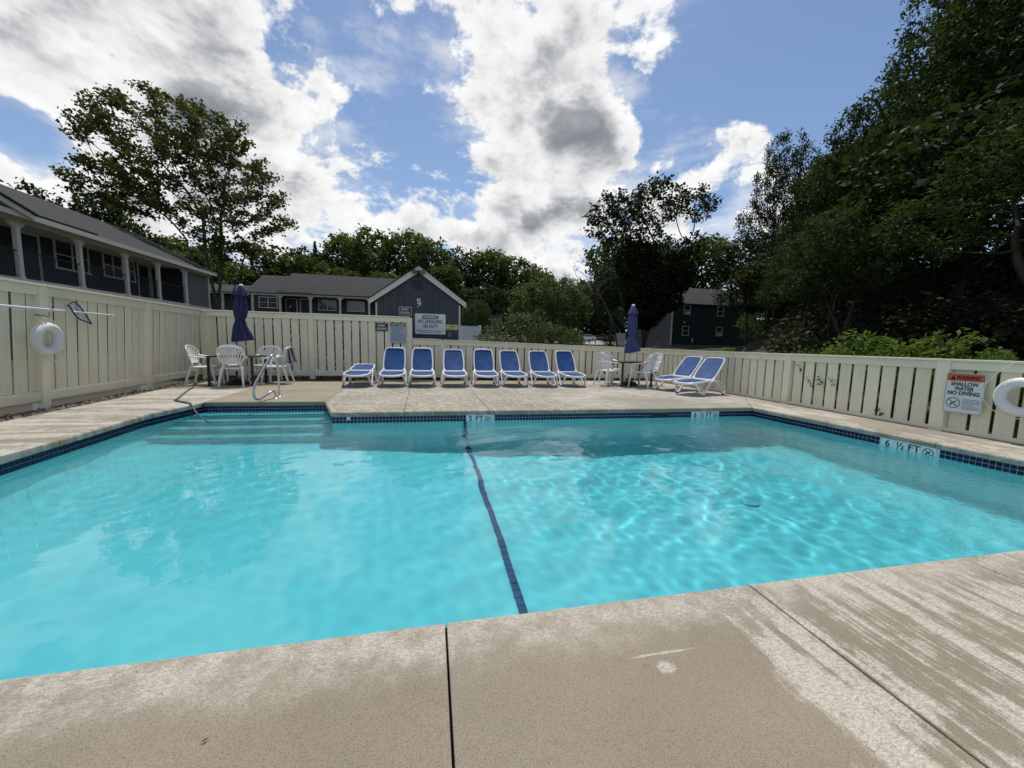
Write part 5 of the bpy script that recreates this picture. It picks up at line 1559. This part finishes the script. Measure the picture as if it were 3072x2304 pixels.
def porch_person():
    root = empty('person', (-14.95, 45.0, 2.95), R_(0), 'person in a pale cap bending forward on the distant porch', 'person')
    J = [(0, 0, .92, .15), (.16, 0, 1.10, .15), (.34, 0, 1.28, .16), (.42, 0, 1.36, .07), (.50, 0, 1.46, .10), (.53, 0, 1.53, .10),
         (0, -.10, .86, .11), (.10, -.12, .48, .085), (.0, -.12, .08, .05), (.14, -.12, .03, .045),
         (0, .10, .86, .11), (-.08, .12, .48, .085), (-.16, .12, .08, .05), (-.02, .12, .03, .045),
         (.36, -.20, 1.27, .06), (.44, -.24, 1.0, .048), (.58, -.18, .80, .036), (.64, -.16, .74, .03), (.36, .20, 1.27, .06), (.44, .24, 1.0, .048), (.58, .16, .82, .036), (.64, .14, .76, .03)]
    E_ = [(0, 1), (1, 2), (2, 3), (3, 4), (4, 5), (0, 6), (6, 7), (7, 8), (8, 9), (0, 10), (10, 11), (11, 12), (12, 13), (2, 14), (14, 15), (15, 16), (16, 17), (2, 18), (18, 19), (19, 20), (20, 21)]
    body = skin_body('body', J, E_, MAT['skin'], root)
    T = [(x, y, z, r * 1.14) for x, y, z, r in (J[0], J[1], J[2], J[14], J[15], J[18], J[19])]
    skin_body('shirt', T, [(0, 1), (1, 2), (2, 3), (3, 4), (2, 5), (5, 6)], MAT['shirt'], root)
    P = [(x, y, z, r * 1.15) for x, y, z, r in (J[0], J[6], J[7], J[8], J[10], J[11], J[12])]
    skin_body('trousers', P, [(0, 1), (1, 2), (2, 3), (0, 4), (4, 5), (5, 6)], MAT['denim'], root)
    cp = MB().sphere((.52, 0, 1.56), (.125, .11, .075), 12, 7).box((.64, 0, 1.53), (.14, .15, .015), rot=(0, R_(12), 0)); cp.build('cap', MAT['cap'], root, smooth=True)


porch_person()

# ------------------------------------------------------------------ trees
def lobes_pts(lobes, n, r, shell=.55):
    """random points in a union of ellipsoids, denser towards the outside"""
    vol = np.array([l[3] * l[4] * l[5] for l in lobes]); k = r.choice(len(lobes), n, p=vol / vol.sum())
    d = r.normal(size=(n, 3)); d /= np.linalg.norm(d, axis=1)[:, None]
    rad = r.uniform(0, 1, n) ** (1 / 3.) ; rad = np.where(r.uniform(size=n) < shell, .75 + .25 * r.uniform(size=n), rad)
    L = np.array(lobes)[k]
    return L[:, :3] + d * rad[:, None] * L[:, 3:6]


def colonize(A, trunk, D, kill, infl, r, iters=220, up=.0, maxn=5000):
    """space colonisation: A attractors, trunk = list of polylines sharing the base"""
    N = [np.array(trunk[0][0], float)]; par = [-1]
    for path in trunk:
        prev = 0
        for a, b in zip(path[:-1], path[1:]):
            a = np.array(a, float); b = np.array(b, float); m = max(1, int(np.linalg.norm(b - a) / D))
            for j in range(1, m + 1):
                N.append(a + (b - a) * j / m + r.normal(0, D * .06, 3)); par.append(prev); prev = len(N) - 1
    nodes = np.array(N); par = list(par)
    d = np.linalg.norm(A[:, None] - nodes[None], axis=2) if len(A) * len(nodes) < 6e6 else None
    near = d.argmin(1); dist = d.min(1)
    alive = dist > kill
    for it in range(iters):
        act = alive & (dist < infl)
        if not act.any():
            if alive.any() and it < 30: infl *= 1.3; continue
            break
        idx = near[act]; v = A[act] - nodes[idx]; v /= np.linalg.norm(v, axis=1)[:, None] + 1e-9
        s = np.zeros((len(nodes), 3)); np.add.at(s, idx, v)
        u = np.unique(idx); g = s[u]; g[:, 2] += up; g += r.normal(0, .12, g.shape)
        ln = np.linalg.norm(g, axis=1); ok = ln > .05; u = u[ok]; g = g[ok] / ln[ok][:, None]
        new = nodes[u] + g * D
        base = len(nodes); nodes = np.concatenate([nodes, new]); par += list(u)
        dn = np.linalg.norm(A[:, None] - new[None], axis=2); j = dn.argmin(1); m = dn.min(1)
        b = m < dist; near[b] = base + j[b]; dist[b] = m[b]
        alive &= dist > kill
        if len(nodes) > maxn: break
    return nodes, np.array(par)


def branch_radii(nodes, par, tip, e=2.3, cap=None):
    R = np.zeros(len(nodes)); kids = np.zeros(len(nodes), int)
    for i in range(len(nodes) - 1, 0, -1):
        if R[i] == 0: R[i] = tip ** e
        R[par[i]] += R[i]; kids[par[i]] += 1
    R = R ** (1 / e)
    if cap: R = np.minimum(R, cap)
    return R, kids


def tubes(nodes, par, R, k=5, mn=0.):
    i = np.array([j for j in range(1, len(nodes)) if R[j] >= mn]); p = par[i]
    a = nodes[p]; b = nodes[i]; t = b - a; t /= np.linalg.norm(t, axis=1)[:, None] + 1e-9
    h = np.where(np.abs(t[:, 2:3]) < .9, np.array([[0, 0, 1.]]), np.array([[1., 0, 0]]))
    u = np.cross(t, h); u /= np.linalg.norm(u, axis=1)[:, None]; w = np.cross(t, u)
    an = np.arange(k) * 2 * PI / k
    ring = u[:, None] * np.cos(an)[None, :, None] + w[:, None] * np.sin(an)[None, :, None]
    ra = np.minimum(R[p], R[i] * 1.35)
    V = np.concatenate([(a - t * ra[:, None] * .3)[:, None] + ring * ra[:, None, None], b[:, None] + ring * R[i][:, None, None]], 1).reshape(-1, 3)
    o = (np.arange(len(i)) * 2 * k)[:, None]; j = np.arange(k)[None]; j2 = (j + 1) % k
    F = np.stack([o + j, o + j2, o + k + j2, o + k + j], -1).reshape(-1, 4)
    return V, F


def leaves(C, size, r, aspect=.6, up=.5, droop=0., axis=None):
    """one bent four-cornered leaf per centre"""
    n = len(C); nm = r.normal(size=(n, 3)); nm[:, 2] = np.abs(nm[:, 2]) + up; nm /= np.linalg.norm(nm, axis=1)[:, None]
    a = r.normal(size=(n, 3))
    if axis is not None: a = axis + .5 * a
    a[:, 2] -= droop
    a -= (a * nm).sum(1)[:, None] * nm; a /= np.linalg.norm(a, axis=1)[:, None] + 1e-9
    b = np.cross(nm, a); s = size * r.uniform(.65, 1.35, n)[:, None]
    w = s * aspect * .5
    V = np.stack([C - a * s * .5, C + b * w - a * s * .05 + nm * w * .25, C + a * s * .5 - nm * s * .08, C - b * w - a * s * .05 + nm * w * .25], 1).reshape(-1, 3)
    return V, np.arange(4 * n).reshape(-1, 4)


def clumps(P, per, sig, r, flat=.6):
    n = len(P); C = np.repeat(P, per, 0)
    return C + r.normal(0, 1, (n * per, 3)) * np.array([sig, sig, sig * flat])


def tree_proto(name, seed, lobes, trunk, nA, D, kill, infl, tip, per, sig, lsize, lm, tm, aspect=.6, cap=None, leaf_max=2.2, up=.02, lup=.5, droop=0., extra=None, wood_min=0., kk=5, frac=1.):
    r = np.random.default_rng(seed)
    A = lobes_pts(lobes, nA, r)
    nodes, par = colonize(A, trunk, D, kill, infl, r, up=up)
    R, kids = branch_radii(nodes, par, tip, cap=cap)
    V, F = tubes(nodes, par, R, kk, wood_min)
    wood = np_mesh('trunk', V, F, tm, True)
    P = nodes[(R < tip * leaf_max)]
    P = P[r.uniform(size=len(P)) < frac]
    C = clumps(P, per, sig, r)
    if extra is not None: C = np.concatenate([C, lobes_pts(extra[0], extra[1], r, .6)])
    V, F = leaves(C, lsize, r, aspect, lup, droop)
    return wood, np_mesh('crown', V, F, lm)


def place_tree(proto, loc, rz, s, label, cat='tree', name='tree', group=None, sink=.15):
    root = empty(name, (loc[0], loc[1], loc[2] - sink), rz, label, cat, group)
    root.scale = s if isinstance(s, (tuple, list)) else (s, s, s)
    link('trunk', proto[0], root); link('crown', proto[1], root)
    return root


def gtree(proto, x, y, rz, s, label, **k): return place_tree(proto, (x, y, gz1(x, y)), rz, s, label, **k)


# the big sparse maple behind the left building
mz = gz1(-18, 38)
maple = tree_proto('maple', 21, [(-3.2, 0, 15.0, 5.6, 4.6, 3.9), (.1, .5, 14.6, 3.6, 4.0, 3.9), (3.4, 0, 11.2, 2.7, 3.0, 3.3), (1.6, -.5, 8.4, 3.1, 3.4, 2.8), (-6.2, 0, 11.4, 3.8, 3.4, 2.3), (-3, 0, 11.5, 4.4, 4, 2.8), (4.6, .3, 9.3, 1.7, 1.8, 1.4)],
                  [[(0, 0, -.3), (-.6, .2, 2.2), (-1.6, .5, 5.0), (-2.1, .4, 7.6)], [(0, 0, -.3), (.0, 0, 2.5), (-.4, -.2, 6), (-.6, 0, 9.5)], [(0, 0, -.3), (.4, -.2, 3.0), (.7, -.2, 7.0), (.9, -.3, 10)], [(0, 0, -.3), (.8, .3, 2.2), (1.6, .4, 4.8), (2.3, .5, 7)]],
                  1550, .40, .72, 3.0, .016, 28, .27, .24, MAT['leaf_maple'], MAT['trunk'], aspect=.85, cap=.34, leaf_max=1.38, up=.06, lup=.25)
place_tree(maple, (-18, 38, mz), 0, 1, 'tall sparse maple with several trunks behind the left building')

# ivy-covered tree by the green house
iz = gz1(21.3, 36)
ivy = tree_proto('ivy_tree', 5, [(-3.6, 0, 12.6, 3.2, 2.8, 2.6), (.9, 0, 14.8, 3.0, 2.6, 2.1), (5.4, .2, 14.9, 2.2, 2.0, 1.7), (-1.0, 0, 11.0, 2.5, 2.5, 2.2), (4.6, 0, 10.8, 1.4, 1.4, 1.6)],
                 [[(0, 0, -.3), (-.3, 0, 4), (-1.0, 0, 7.5), (-2.0, 0, 9.8)], [(0, 0, -.3), (.4, 0, 4), (.5, .2, 8), (.6, .2, 11)], [(0, 0, -.3), (.9, 0, 4), (2.6, 0, 7.6), (4.4, 0, 11.2)]],
                 1100, .40, .6, 2.6, .016, 13, .30, .30, MAT['leaf_dark'], MAT['trunk_dark'], aspect=.75, cap=.4, leaf_max=1.7, up=.05,
                 extra=([(0, 0, 6.0, 2.5, 2.4, 4.0), (3.0, 0, 7.9, 2.2, 1.8, 2.4), (-1.2, 0, 8.6, 2.3, 2, 2.2), (1.8, -.2, 5.0, 2.0, 2.0, 1.3)], 16000))
place_tree(ivy, (21.3, 36, iz), 0, 1, 'tall dark tree with ivy-covered trunk left of the green house')
# dead branchy tree behind it
rr = np.random.default_rng(9)
dn, dp = colonize(lobes_pts([(-4.2, 0, 7.6, 1.9, 1.4, 1.6), (-2.4, 0, 7.0, 1.5, 1.2, 1.4)], 320, rr), [[(0, 0, -.3), (-.6, 0, 2.2), (-1.8, 0, 4.6), (-3.2, 0, 6.4)]], .22, .3, 1.6, rr, up=.02)
dR, _ = branch_radii(dn, dp, .012, cap=.16)
tV, tF = tubes(dn, dp, dR, 4)
o = link('dead_tree', np_mesh('dead_tree', tV, tF, MAT['trunk'], True), None, (19.6, 38, gz1(19.6, 38)), None, (1, 1, 1))
setp(o, 'leafless dead tree leaning left beside the ivy-covered tree', 'tree')

# reusable broadleaf trees, about 10 m tall, crown 7 m wide
pA = tree_proto('broadleaf', 31, [(0, 0, 7.2, 3.0, 3.0, 2.4), (-1.6, .6, 5.8, 2.2, 2.2, 1.8), (1.7, -.5, 6.0, 2.1, 2.1, 1.8), (.3, .2, 8.9, 1.7, 1.7, 1.3), (.2, -1.6, 5.2, 2.0, 1.6, 1.5)], [[(0, 0, -.3), (.1, 0, 2.2), (0, .1, 4.2)]],
                700, .42, .6, 2.4, .02, 17, .34, .34, MAT['leaf_mid'], MAT['trunk_dark'], aspect=.8, leaf_max=1.8, lup=.7)
pB = tree_proto('broadleaf', 32, [(0, 0, 6.6, 2.4, 2.6, 3.0), (-1.3, 0, 7.6, 1.8, 1.8, 1.6), (1.4, .4, 5.2, 2.0, 2.0, 1.8), (.9, -.6, 8.4, 1.5, 1.5, 1.3), (-1.3, .4, 4.6, 1.8, 1.8, 1.4)], [[(0, 0, -.3), (-.1, 0, 2.0), (.1, 0, 4.0)]],
                700, .42, .6, 2.4, .02, 17, .34, .34, MAT['leaf_mid'], MAT['trunk_dark'], aspect=.8, leaf_max=1.8, lup=.7)
pC = tree_proto('broadleaf', 33, [(0, 0, 6.9, 2.8, 2.6, 2.7), (-1.5, .3, 6.6, 2.0, 2.1, 1.9), (1.6, .2, 7.4, 1.9, 1.9, 1.7), (0, -1.4, 5.4, 2.0, 1.6, 1.4)], [[(0, 0, -.3), (.1, .1, 2.4), (0, 0, 4.4)]],
                620, .42, .6, 2.4, .02, 14, .36, .34, MAT['leaf_dark'], MAT['trunk_dark'], aspect=.7, leaf_max=1.8, lup=.6)
tl = [(-36.4, 42, 14.5, 3.2, 'C', 'dark tree top above the left end of the long roof'), (-33.1, 42, 14.2, 3.0, 'C', 'feathery tree rising behind the left building roof'), (-30.0, 45, 14.8, 3.6, 'C', 'dark tree behind the ridge of the left building, left of the maple'), (-27.5, 44, 12.0, 3.0, 'C', 'lower dark tree behind the end of the left roof under the maple'),
      (-35.7, 65, 15.2, 5.0, 'A', 'green tree far behind the maple trunks'), (-30.5, 62, 13.4, 4.4, 'A', 'light green tree between the maple trunks'), (-25.0, 58, 11.0, 4.0, 'A', 'bright green rounded tree behind the navy umbrella'), (-22.2, 62, 14.2, 4.0, 'B', 'tree at the left end of the tree line above the porch roof'),
      (-18.6, 66, 15.8, 4.4, 'C', 'dark tree in the tree line left of the highest one'), (-13.8, 68, 18.8, 4.8, 'B', 'tall tree in the tree line above the middle of the porch roof'), (-9.2, 64, 18.2, 4.6, 'A', 'broad tall tree in the tree line left of the shed gable'),
      (-4.1, 66, 19.4, 5.0, 'B', 'highest tree of the tree line above the shed gable'), (-.2, 62, 16.9, 4.2, 'A', 'tree in the tree line just right of the shed peak'), (4.8, 66, 17.6, 5.0, 'C', 'dark tree of the tree line right of the shed'), (9.4, 64, 17.0, 4.6, 'B', 'tree of the tree line above the big shrub'),
      (14.0, 66, 15.9, 4.8, 'A', 'tree of the tree line behind the round maple'), (19.4, 70, 16.2, 4.6, 'C', 'dark tree behind the round maple, left of the ivy tree'), (24.5, 62, 12.0, 4.2, 'C', 'dark tree between the round maple and the ivy tree'), (-12.0, 57, 10.8, 4.0, 'A', 'low bright tree just above the porch roof ridge'), (-6.0, 57, 10.6, 4.2, 'A', 'low green tree behind the porch roof, left of the shed'),
      (-16.5, 60, 13.0, 4.0, 'B', 'mid height tree behind the left part of the porch roof'), (1.6, 57, 12.2, 4.2, 'B', 'green tree behind the right slope of the shed roof'), (7.2, 52, 9.2, 4.0, 'C', 'dark tree behind the distant house'), (34.0, 104, 19, 7, 'C', 'dark tree behind the silver car'), (42.5, 104, 20, 7, 'C', 'dark tree behind the black and red cars'), (27, 92, 17, 6, 'B', 'tree at the left edge of the car park'), (50, 100, 22, 8, 'C', 'dark tree behind the white fence section')]
pr_ = {'A': pA, 'B': pB, 'C': pC}
for i, (x, y, tz, hw, k, lab) in enumerate(tl):
    z = gz1(x, y); sz = (tz - z) / 9.9; sx = hw / 3.5
    gtree(pr_[k], x, y, i * 2.4, (sx, sx, sz), lab, group='trees of the far tree line')
con = []
rc = np.random.default_rng(4)
for k in range(60):
    z = 2 + k * .21; rad = 2.2 * (1 - (z - 1) / 14.2)
    m = int(20 + 80 * rad / 2.2); a = rc.uniform(0, 2 * PI, m); q = rad * np.sqrt(rc.uniform(.1, 1, m))
    con.append(np.stack([q * np.cos(a), q * np.sin(a), z - .25 * q + rc.normal(0, .08, m)], -1))
V, F = leaves(np.concatenate(con), .42, rc, .35, .4)
cw = MB().tube([(0, 0, -.3), (0, 0, 14.6)], [.22, .03], 7).mesh('trunk', MAT['trunk_dark'])
gtree((cw, np_mesh('crown', V, F, MAT['leaf_dark'])), -19.8, 75, 0, 1.02, 'narrow dark conifer standing above the tree line', group='trees of the far tree line')

# round maple, shrubs
pR = tree_proto('round', 41, [(0, 0, 4.3, 3.9, 3.6, 2.9), (-1.8, 0, 3.4, 2.4, 2.4, 1.9), (1.8, 0, 3.3, 2.5, 2.4, 1.9), (0, -.8, 3.0, 2.6, 2.2, 1.8)], [[(0, 0, -.3), (0, 0, 1.4)]], 900, .36, .5, 2.0, .02, 22, .26, .24, MAT['leaf_round'], MAT['trunk_dark'], aspect=.55, leaf_max=1.8, lup=.9, droop=.35)
gtree(pR, 11.0, 35, .6, (1.06, 1.06, (7.9 - gz1(11, 35)) / 7.3), 'round green maple behind the big shrub', name='maple_tree')
gtree(pR, 45.5, 97, 2.2, (1.6, 1.6, 1.6), 'pale green tree behind the parked cars', name='small_tree')
gtree(pR, 3.4, 30, 1.2, (.36, .36, (4.75 - gz1(3.4, 30)) / 7.3), 'small rounded tree right of the shed roof', name='small_tree')
pS = tree_proto('shrub', 51, [(0, 0, 1.25, 1.15, .85, .95), (-.75, 0, 1.0, .75, .7, .8), (.8, .1, 1.0, .7, .7, .75), (0, -.35, .8, .9, .6, .7)], [[(0, 0, -.1), (0, 0, .4)]], 900, .14, .2, 1.0, .006, 15, .10, .085, MAT['leaf_round'], MAT['trunk_dark'], aspect=.55, leaf_max=2.0, lup=.8)
place_tree(pS, (3.15, 13.0, -.05), .2, (1.25, 1.05, 1.08), 'big dark green shrub leaning over the far fence', 'shrub', 'shrub', sink=0)
place_tree(pS, (4.35, 13.5, -.05), 2.6, (.85, .85, .93), 'dark green shrub at the right side of the big shrub', 'shrub', 'shrub', sink=0)
place_tree(pS, (6.4, 16.8, .05), 1.4, (.62, .62, .88), 'small shrub in front of the car park', 'shrub', 'shrub', sink=0)
place_tree(pS, (35.6, 36.2, gz1(35.6, 36.2)), 1.0, (2.6, 2.6, 2.8), 'large dark shrub at the right end of the green house', 'shrub', 'shrub')
place_tree(pS, (27.2, 56, gz1(27.2, 56)), .4, (1.0, 1.0, 1.0), 'small shrub beside the white fence section', 'shrub', 'shrub')

# right-hand woodland
pL = tree_proto('locust', 61, [(0, 0, 8.2, 3.2, 3.2, 2.6), (-1.8, .4, 6.6, 2.6, 2.6, 1.7), (1.8, -.4, 6.8, 2.6, 2.6, 1.7), (.4, .3, 10.0, 2.0, 2.0, 1.5), (0, -1.8, 5.8, 2.4, 2.0, 1.3), (-.4, 1.8, 7.4, 2.4, 2.0, 1.6), (-1.6, -.8, 9.0, 1.5, 1.5, 1.1)],
                [[(0, 0, -.4), (.2, .1, 2.0), (-.1, .2, 4.2)], [(0, 0, -.4), (.2, .1, 2.0), (.9, -.1, 4.6)]], 1300, .34, .48, 2.4, .013, 30, .20, .20, MAT['leaf_locust'], MAT['trunk_dark'], aspect=.42, leaf_max=1.9, lup=.75, droop=.5)
pM = tree_proto('locust', 62, [(0, 0, 7.6, 2.7, 2.9, 2.6), (-1.5, .4, 8.6, 2.0, 2.0, 1.5), (1.7, -.4, 6.2, 2.4, 2.4, 1.6), (.8, .3, 9.8, 1.7, 1.7, 1.4), (-1.0, -1.4, 5.6, 2.2, 1.8, 1.3), (1.0, 1.4, 7.9, 1.8, 1.8, 1.3)],
                [[(0, 0, -.4), (-.2, .1, 2.4), (.1, .0, 4.4)], [(0, 0, -.4), (-.2, .1, 2.4), (-.9, -.1, 4.6)]], 1200, .34, .48, 2.4, .013, 30, .20, .20, MAT['leaf_locust'], MAT['trunk_dark'], aspect=.42, leaf_max=1.9, lup=.75, droop=.5)
wood = [(36.5, 31, 15.5, 4.4, 'M', 'tree at the left edge of the woodland in front of the green house roof end'), (26.4, 25.6, 17.6, 3.1, 'L', 'tall locust tree right of the green house, leftmost of the tall ones'), (24.0, 19.8, 13.8, 3.4, 'M', 'tall locust tree second from the green house'),
        (22.0, 15.4, 14.6, 3.8, 'L', 'spreading tall locust tree above the bright bushes'), (19.6, 12.0, 15.4, 3.2, 'M', 'very tall locust tree behind the right fence'), (18.0, 8.8, 16.5, 3.6, 'L', 'very tall dark tree at the right, rising out of the picture'), (16.8, 4.4, 15.4, 4.2, 'M', 'huge dark tree at the right edge above the life ring'),
        (17.2, 2.6, 15.5, 4.8, 'L', 'dark tree just outside the right edge of the picture'), (25.5, 11.6, 20.0, 4.8, 'M', 'tree high on the slope behind the very tall dark tree'), (28.5, 16.4, 16.8, 4.4, 'L', 'tree high on the slope behind the spreading locust'), (31.0, 22.5, 17.2, 4.8, 'M', 'tree on the slope behind the second locust'),
        (34.5, 27.0, 17.5, 5.0, 'L', 'tree on the slope behind the leftmost tall locust'), (22.5, 6.2, 21.5, 5.4, 'L', 'tree on the slope at the far right'), (42.0, 38, 17.0, 5.0, 'C', 'dark tree overlapping the right end of the green house roof'), (46, 49, 18.5, 6.5, 'C', 'dark tree behind the right half of the green house'), (36, 57, 19.0, 6.2, 'C', 'dark tree behind the middle of the green house ridge'), (28.5, 58, 19, 5.5, 'B', 'tree behind the ivy-covered trunk'), (46, 60, 21, 6.5, 'B', 'tree behind the green house vent pipes'), (24.6, 50, 13.5, 3.4, 'C', 'dark tree behind the left corner of the green house'),
        (12.6, 9.6, 6.2, 2.6, 'M', 'young dark tree behind the right fence, near the bushes'), (16.0, 12.8, 6.8, 2.6, 'L', 'young tree below the tall locusts, right of the green house'), (12.2, 5.4, 6.4, 2.7, 'L', 'young dark tree close behind the right fence at the picture edge'), (19.6, 17.4, 7.2, 2.6, 'M', 'young tree at the foot of the slope beside the green house'), (25.5, 23.4, 7.5, 2.5, 'L', 'young tree in front of the right end of the green house'), (28.6, 28.2, 9.5, 3.2, 'C', 'dense dark tree covering the right end of the green house wall'), (34.0, 33.0, 10.5, 3.4, 'C', 'dense dark tree right beside the green house'), (33.0, 29.5, 8.5, 3.4, 'C', 'dense dark tree on the bank below the tall locusts'), (44.5, 44.5, 11, 4.6, 'C', 'dense dark tree just right of the green house gable'), (50, 50, 13, 5.5, 'C', 'dense dark tree filling the view right behind the green house'), (40.5, 37.5, 9.0, 3.6, 'C', 'dense dark tree at the right corner of the green house'), (33, 14.5, 20, 6.0, 'C', 'dense dark tree high on the slope, third from the right edge'), (30, 9.0, 21, 6.0, 'C', 'dense dark tree high on the slope, second from the right edge'), (37, 20.5, 20, 6.0, 'C', 'dense dark tree high on the slope behind the second locust'), (24, 3.0, 20, 5.5, 'C', 'dense dark tree on the slope at the right edge'), (14.6, 8.2, 8.5, 2.8, 'C', 'dense dark young tree behind the bush pair'), (20.2, 13.6, 9.5, 3.2, 'C', 'dense dark young tree under the spreading locust'), (26.6, 28.6, 8.0, 2.6, 'C', 'dense dark young tree hiding the right part of the green house front')]
pr_['L'] = pL; pr_['M'] = pM
for i, (x, y, tz, hw, k, lab) in enumerate(wood):
    z = gz1(x, y); Hh = {'L': 11.4, 'M': 11.0}.get(k, 9.9); sz = (tz - z) / Hh; sx = hw / (4.1 if k in 'LM' else 3.5)
    gtree(pr_[k], x, y, i * 1.9 + .5, (sx, sx, sz), lab, group='trees of the right woodland')


def undergrowth():
    r = np.random.default_rng(77); n = 14000
    x = 9.6 + r.uniform(0, 1, n) ** .8 * 24; y = r.uniform(-1, 33, n)
    keep = (x > y * .97 + 1.0); x, y = x[keep], y[keep]
    z = gz(x, y); hgt = (.35 + .9 * np.clip((x - 9.6) / 3, 0, 1)) * r.uniform(0, 1, len(x)) ** .6 * (1.0 + .6 * np.sin(x * 1.7) * np.sin(y * 1.3))
    C = clumps(np.stack([x, y, z + hgt], -1), 9, .22, r)
    V, F = leaves(C, .19, r, .7, .9)
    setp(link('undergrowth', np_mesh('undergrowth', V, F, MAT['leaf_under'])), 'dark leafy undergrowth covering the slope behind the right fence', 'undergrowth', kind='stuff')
    n = 3800; x = r.uniform(-7, 8.4, n); y = r.uniform(12.35, 13.6, n); k = ~((x > -2.0) & (x < 1.3)); x, y = x[k], y[k]
    top = np.where(x < -1.8, 1.55, np.interp(x, [1, 7.5], [1.0, .86])); z = r.uniform(0, 1, len(x)) ** .8 * top
    V, F = leaves(clumps(np.stack([x, y, z - .05], -1), 5, .07, r), .12, r, .6, .8)
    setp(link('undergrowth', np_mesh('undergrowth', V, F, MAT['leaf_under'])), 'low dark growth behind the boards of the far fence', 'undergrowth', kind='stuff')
    # far wood closing the gaps of the tree line
    n = 30000; x = r.uniform(-75, 75, n); y = r.uniform(92, 118, n); z = gz(x, y) + r.uniform(0, 1, n) * (11 + 3 * np.sin(x * .35) + 2 * np.sin(x * .9 + y))
    V, F = leaves(np.stack([x, y, z], -1), 1.1, r, .8, .6)
    setp(link('far_wood', np_mesh('far_wood', V, F, MAT['leaf_dark'])), 'far-off wood closing the view behind the tree line', 'woods', kind='stuff')


undergrowth()

pBu = tree_proto('bush', 71, [(0, 0, .85, .75, .6, .55), (-.55, 0, .7, .5, .5, .45), (.55, .1, .72, .5, .5, .5), (.1, -.2, 1.1, .35, .35, .3)], [[(0, 0, -.1), (0, 0, .3)]], 420, .10, .15, .8, .004, 11, .07, .105, MAT['leaf_bright'], MAT['trunk'], aspect=.45, leaf_max=2.2, lup=.9)
for i, (x, y, s, sz, lab) in enumerate(((8.75, 6.35, 1.05, 1.14, 'bright green bush behind the right fence, left of the pair'), (8.6, 5.6, .8, 1.0, 'low bright green bush between the two larger ones'), (8.7, 4.95, .95, 1.12, 'bright green bush behind the right fence near the warning sign'), (8.6, 4.25, .6, .88, 'small bright green bush at the right end above the fence'),
                                       (8.5, 7.3, .6, .85, 'small bright bush at the left end of the bush row'))):
    place_tree(pBu, (x, y, -.05), i * 1.3, (s, s, sz), lab, 'bush', 'bush', group='bright bushes behind the right fence', sink=0)


def plant(loc, n, h, label, seed, mat='leaf_bright', L=.16):
    r = np.random.default_rng(seed); C = []; ax = []
    root = empty('leafy_plant', loc, label=label, cat='plant')
    st = MB()
    for k in range(n):
        a = r.uniform(0, 2 * PI); q = r.uniform(.02, .16); hh = h * r.uniform(.75, 1.05)
        st.tube([(q * .3 * math.cos(a), q * .3 * math.sin(a), 0), (q * math.cos(a), q * math.sin(a), hh)], .006, 4)
        for m in range(7): C.append((q * math.cos(a), q * math.sin(a), hh - .06 * (m % 3))); b = r.uniform(0, 2 * PI); ax.append((math.cos(b), math.sin(b), .35)); C[-1] = tuple(np.array(C[-1]) + np.array(ax[-1]) * L * .45)
    st.build('stem', MAT['hose'], root)
    V, F = leaves(np.array(C), L, r, .36, 1.2, axis=np.array(ax) * 3)
    link('leaves', np_mesh('leaves', V, F, MAT[mat]), root)


plant((8.2, 11.85, -.05), 6, 1.13, 'light green leafy plant showing above the far right fence corner', 1)
plant((8.25, 9.45, -.05), 8, 1.14, 'light green leafy plant above the right fence behind the loungers', 2)
plant((8.3, 8.9, -.05), 6, 1.10, 'low leafy plant above the right fence, right of the loungers', 3)


def sprig(t, z, n, label, seed):
    r = np.random.default_rng(seed); root = empty('vine_sprig', (7.40, t, z), label=label, cat='vine', group='vines growing through the right fence')
    MB().tube(smooth_path([(.05, 0, -.2), (-.0, .0, -.05), (-.06, .02, .06), (-.085, .05, .12)], 4), .003, 4).build('stem', MAT['hose'], root)
    C = np.array([(-.02 - .07 * k / n + r.normal(0, .012), .05 * k / n + r.normal(0, .03), -.05 + .17 * k / n + r.normal(0, .015)) for k in range(n)])
    V, F = leaves(C, .055, r, .5, .3); link('leaves', np_mesh('leaves', V, F, MAT['leaf_mid']), root)


sprig(6.41, .72, 9, 'small vine sprig high in the fence gap left of the others', 1); sprig(5.98, .50, 16, 'largest vine sprig poking through the right fence', 2); sprig(6.19, .46, 9, 'vine sprig in the gap left of the largest one', 3); sprig(5.77, .52, 9, 'vine sprig in the gap right of the largest one', 4); sprig(4.92, .10, 8, 'vine sprig at the foot of the right fence', 5)
# two dry leaves and twigs on the deck
r = random.Random(2)
for x, y, z, a, lab in ((-.62, 1.12, .004, .4, 'small dark dry leaf lying on the near left slab'), (2.95, 1.44, .012, 1.0, 'dry brown leaf lying on the pool edge at the right'), (2.86, 1.32, .006, 2.2, 'dry brown leaf beside the right slab joint')):
    o = MB().add([(-.010, 0, .0), (0, .003, .003), (.011, .001, .001), (0, -.004, .002)], [(0, 1, 2, 3)]).build('dry_leaf', MAT['trunk'], loc=(x, y, z), rot=(0, 0, a)); setp(o, lab, 'leaf')
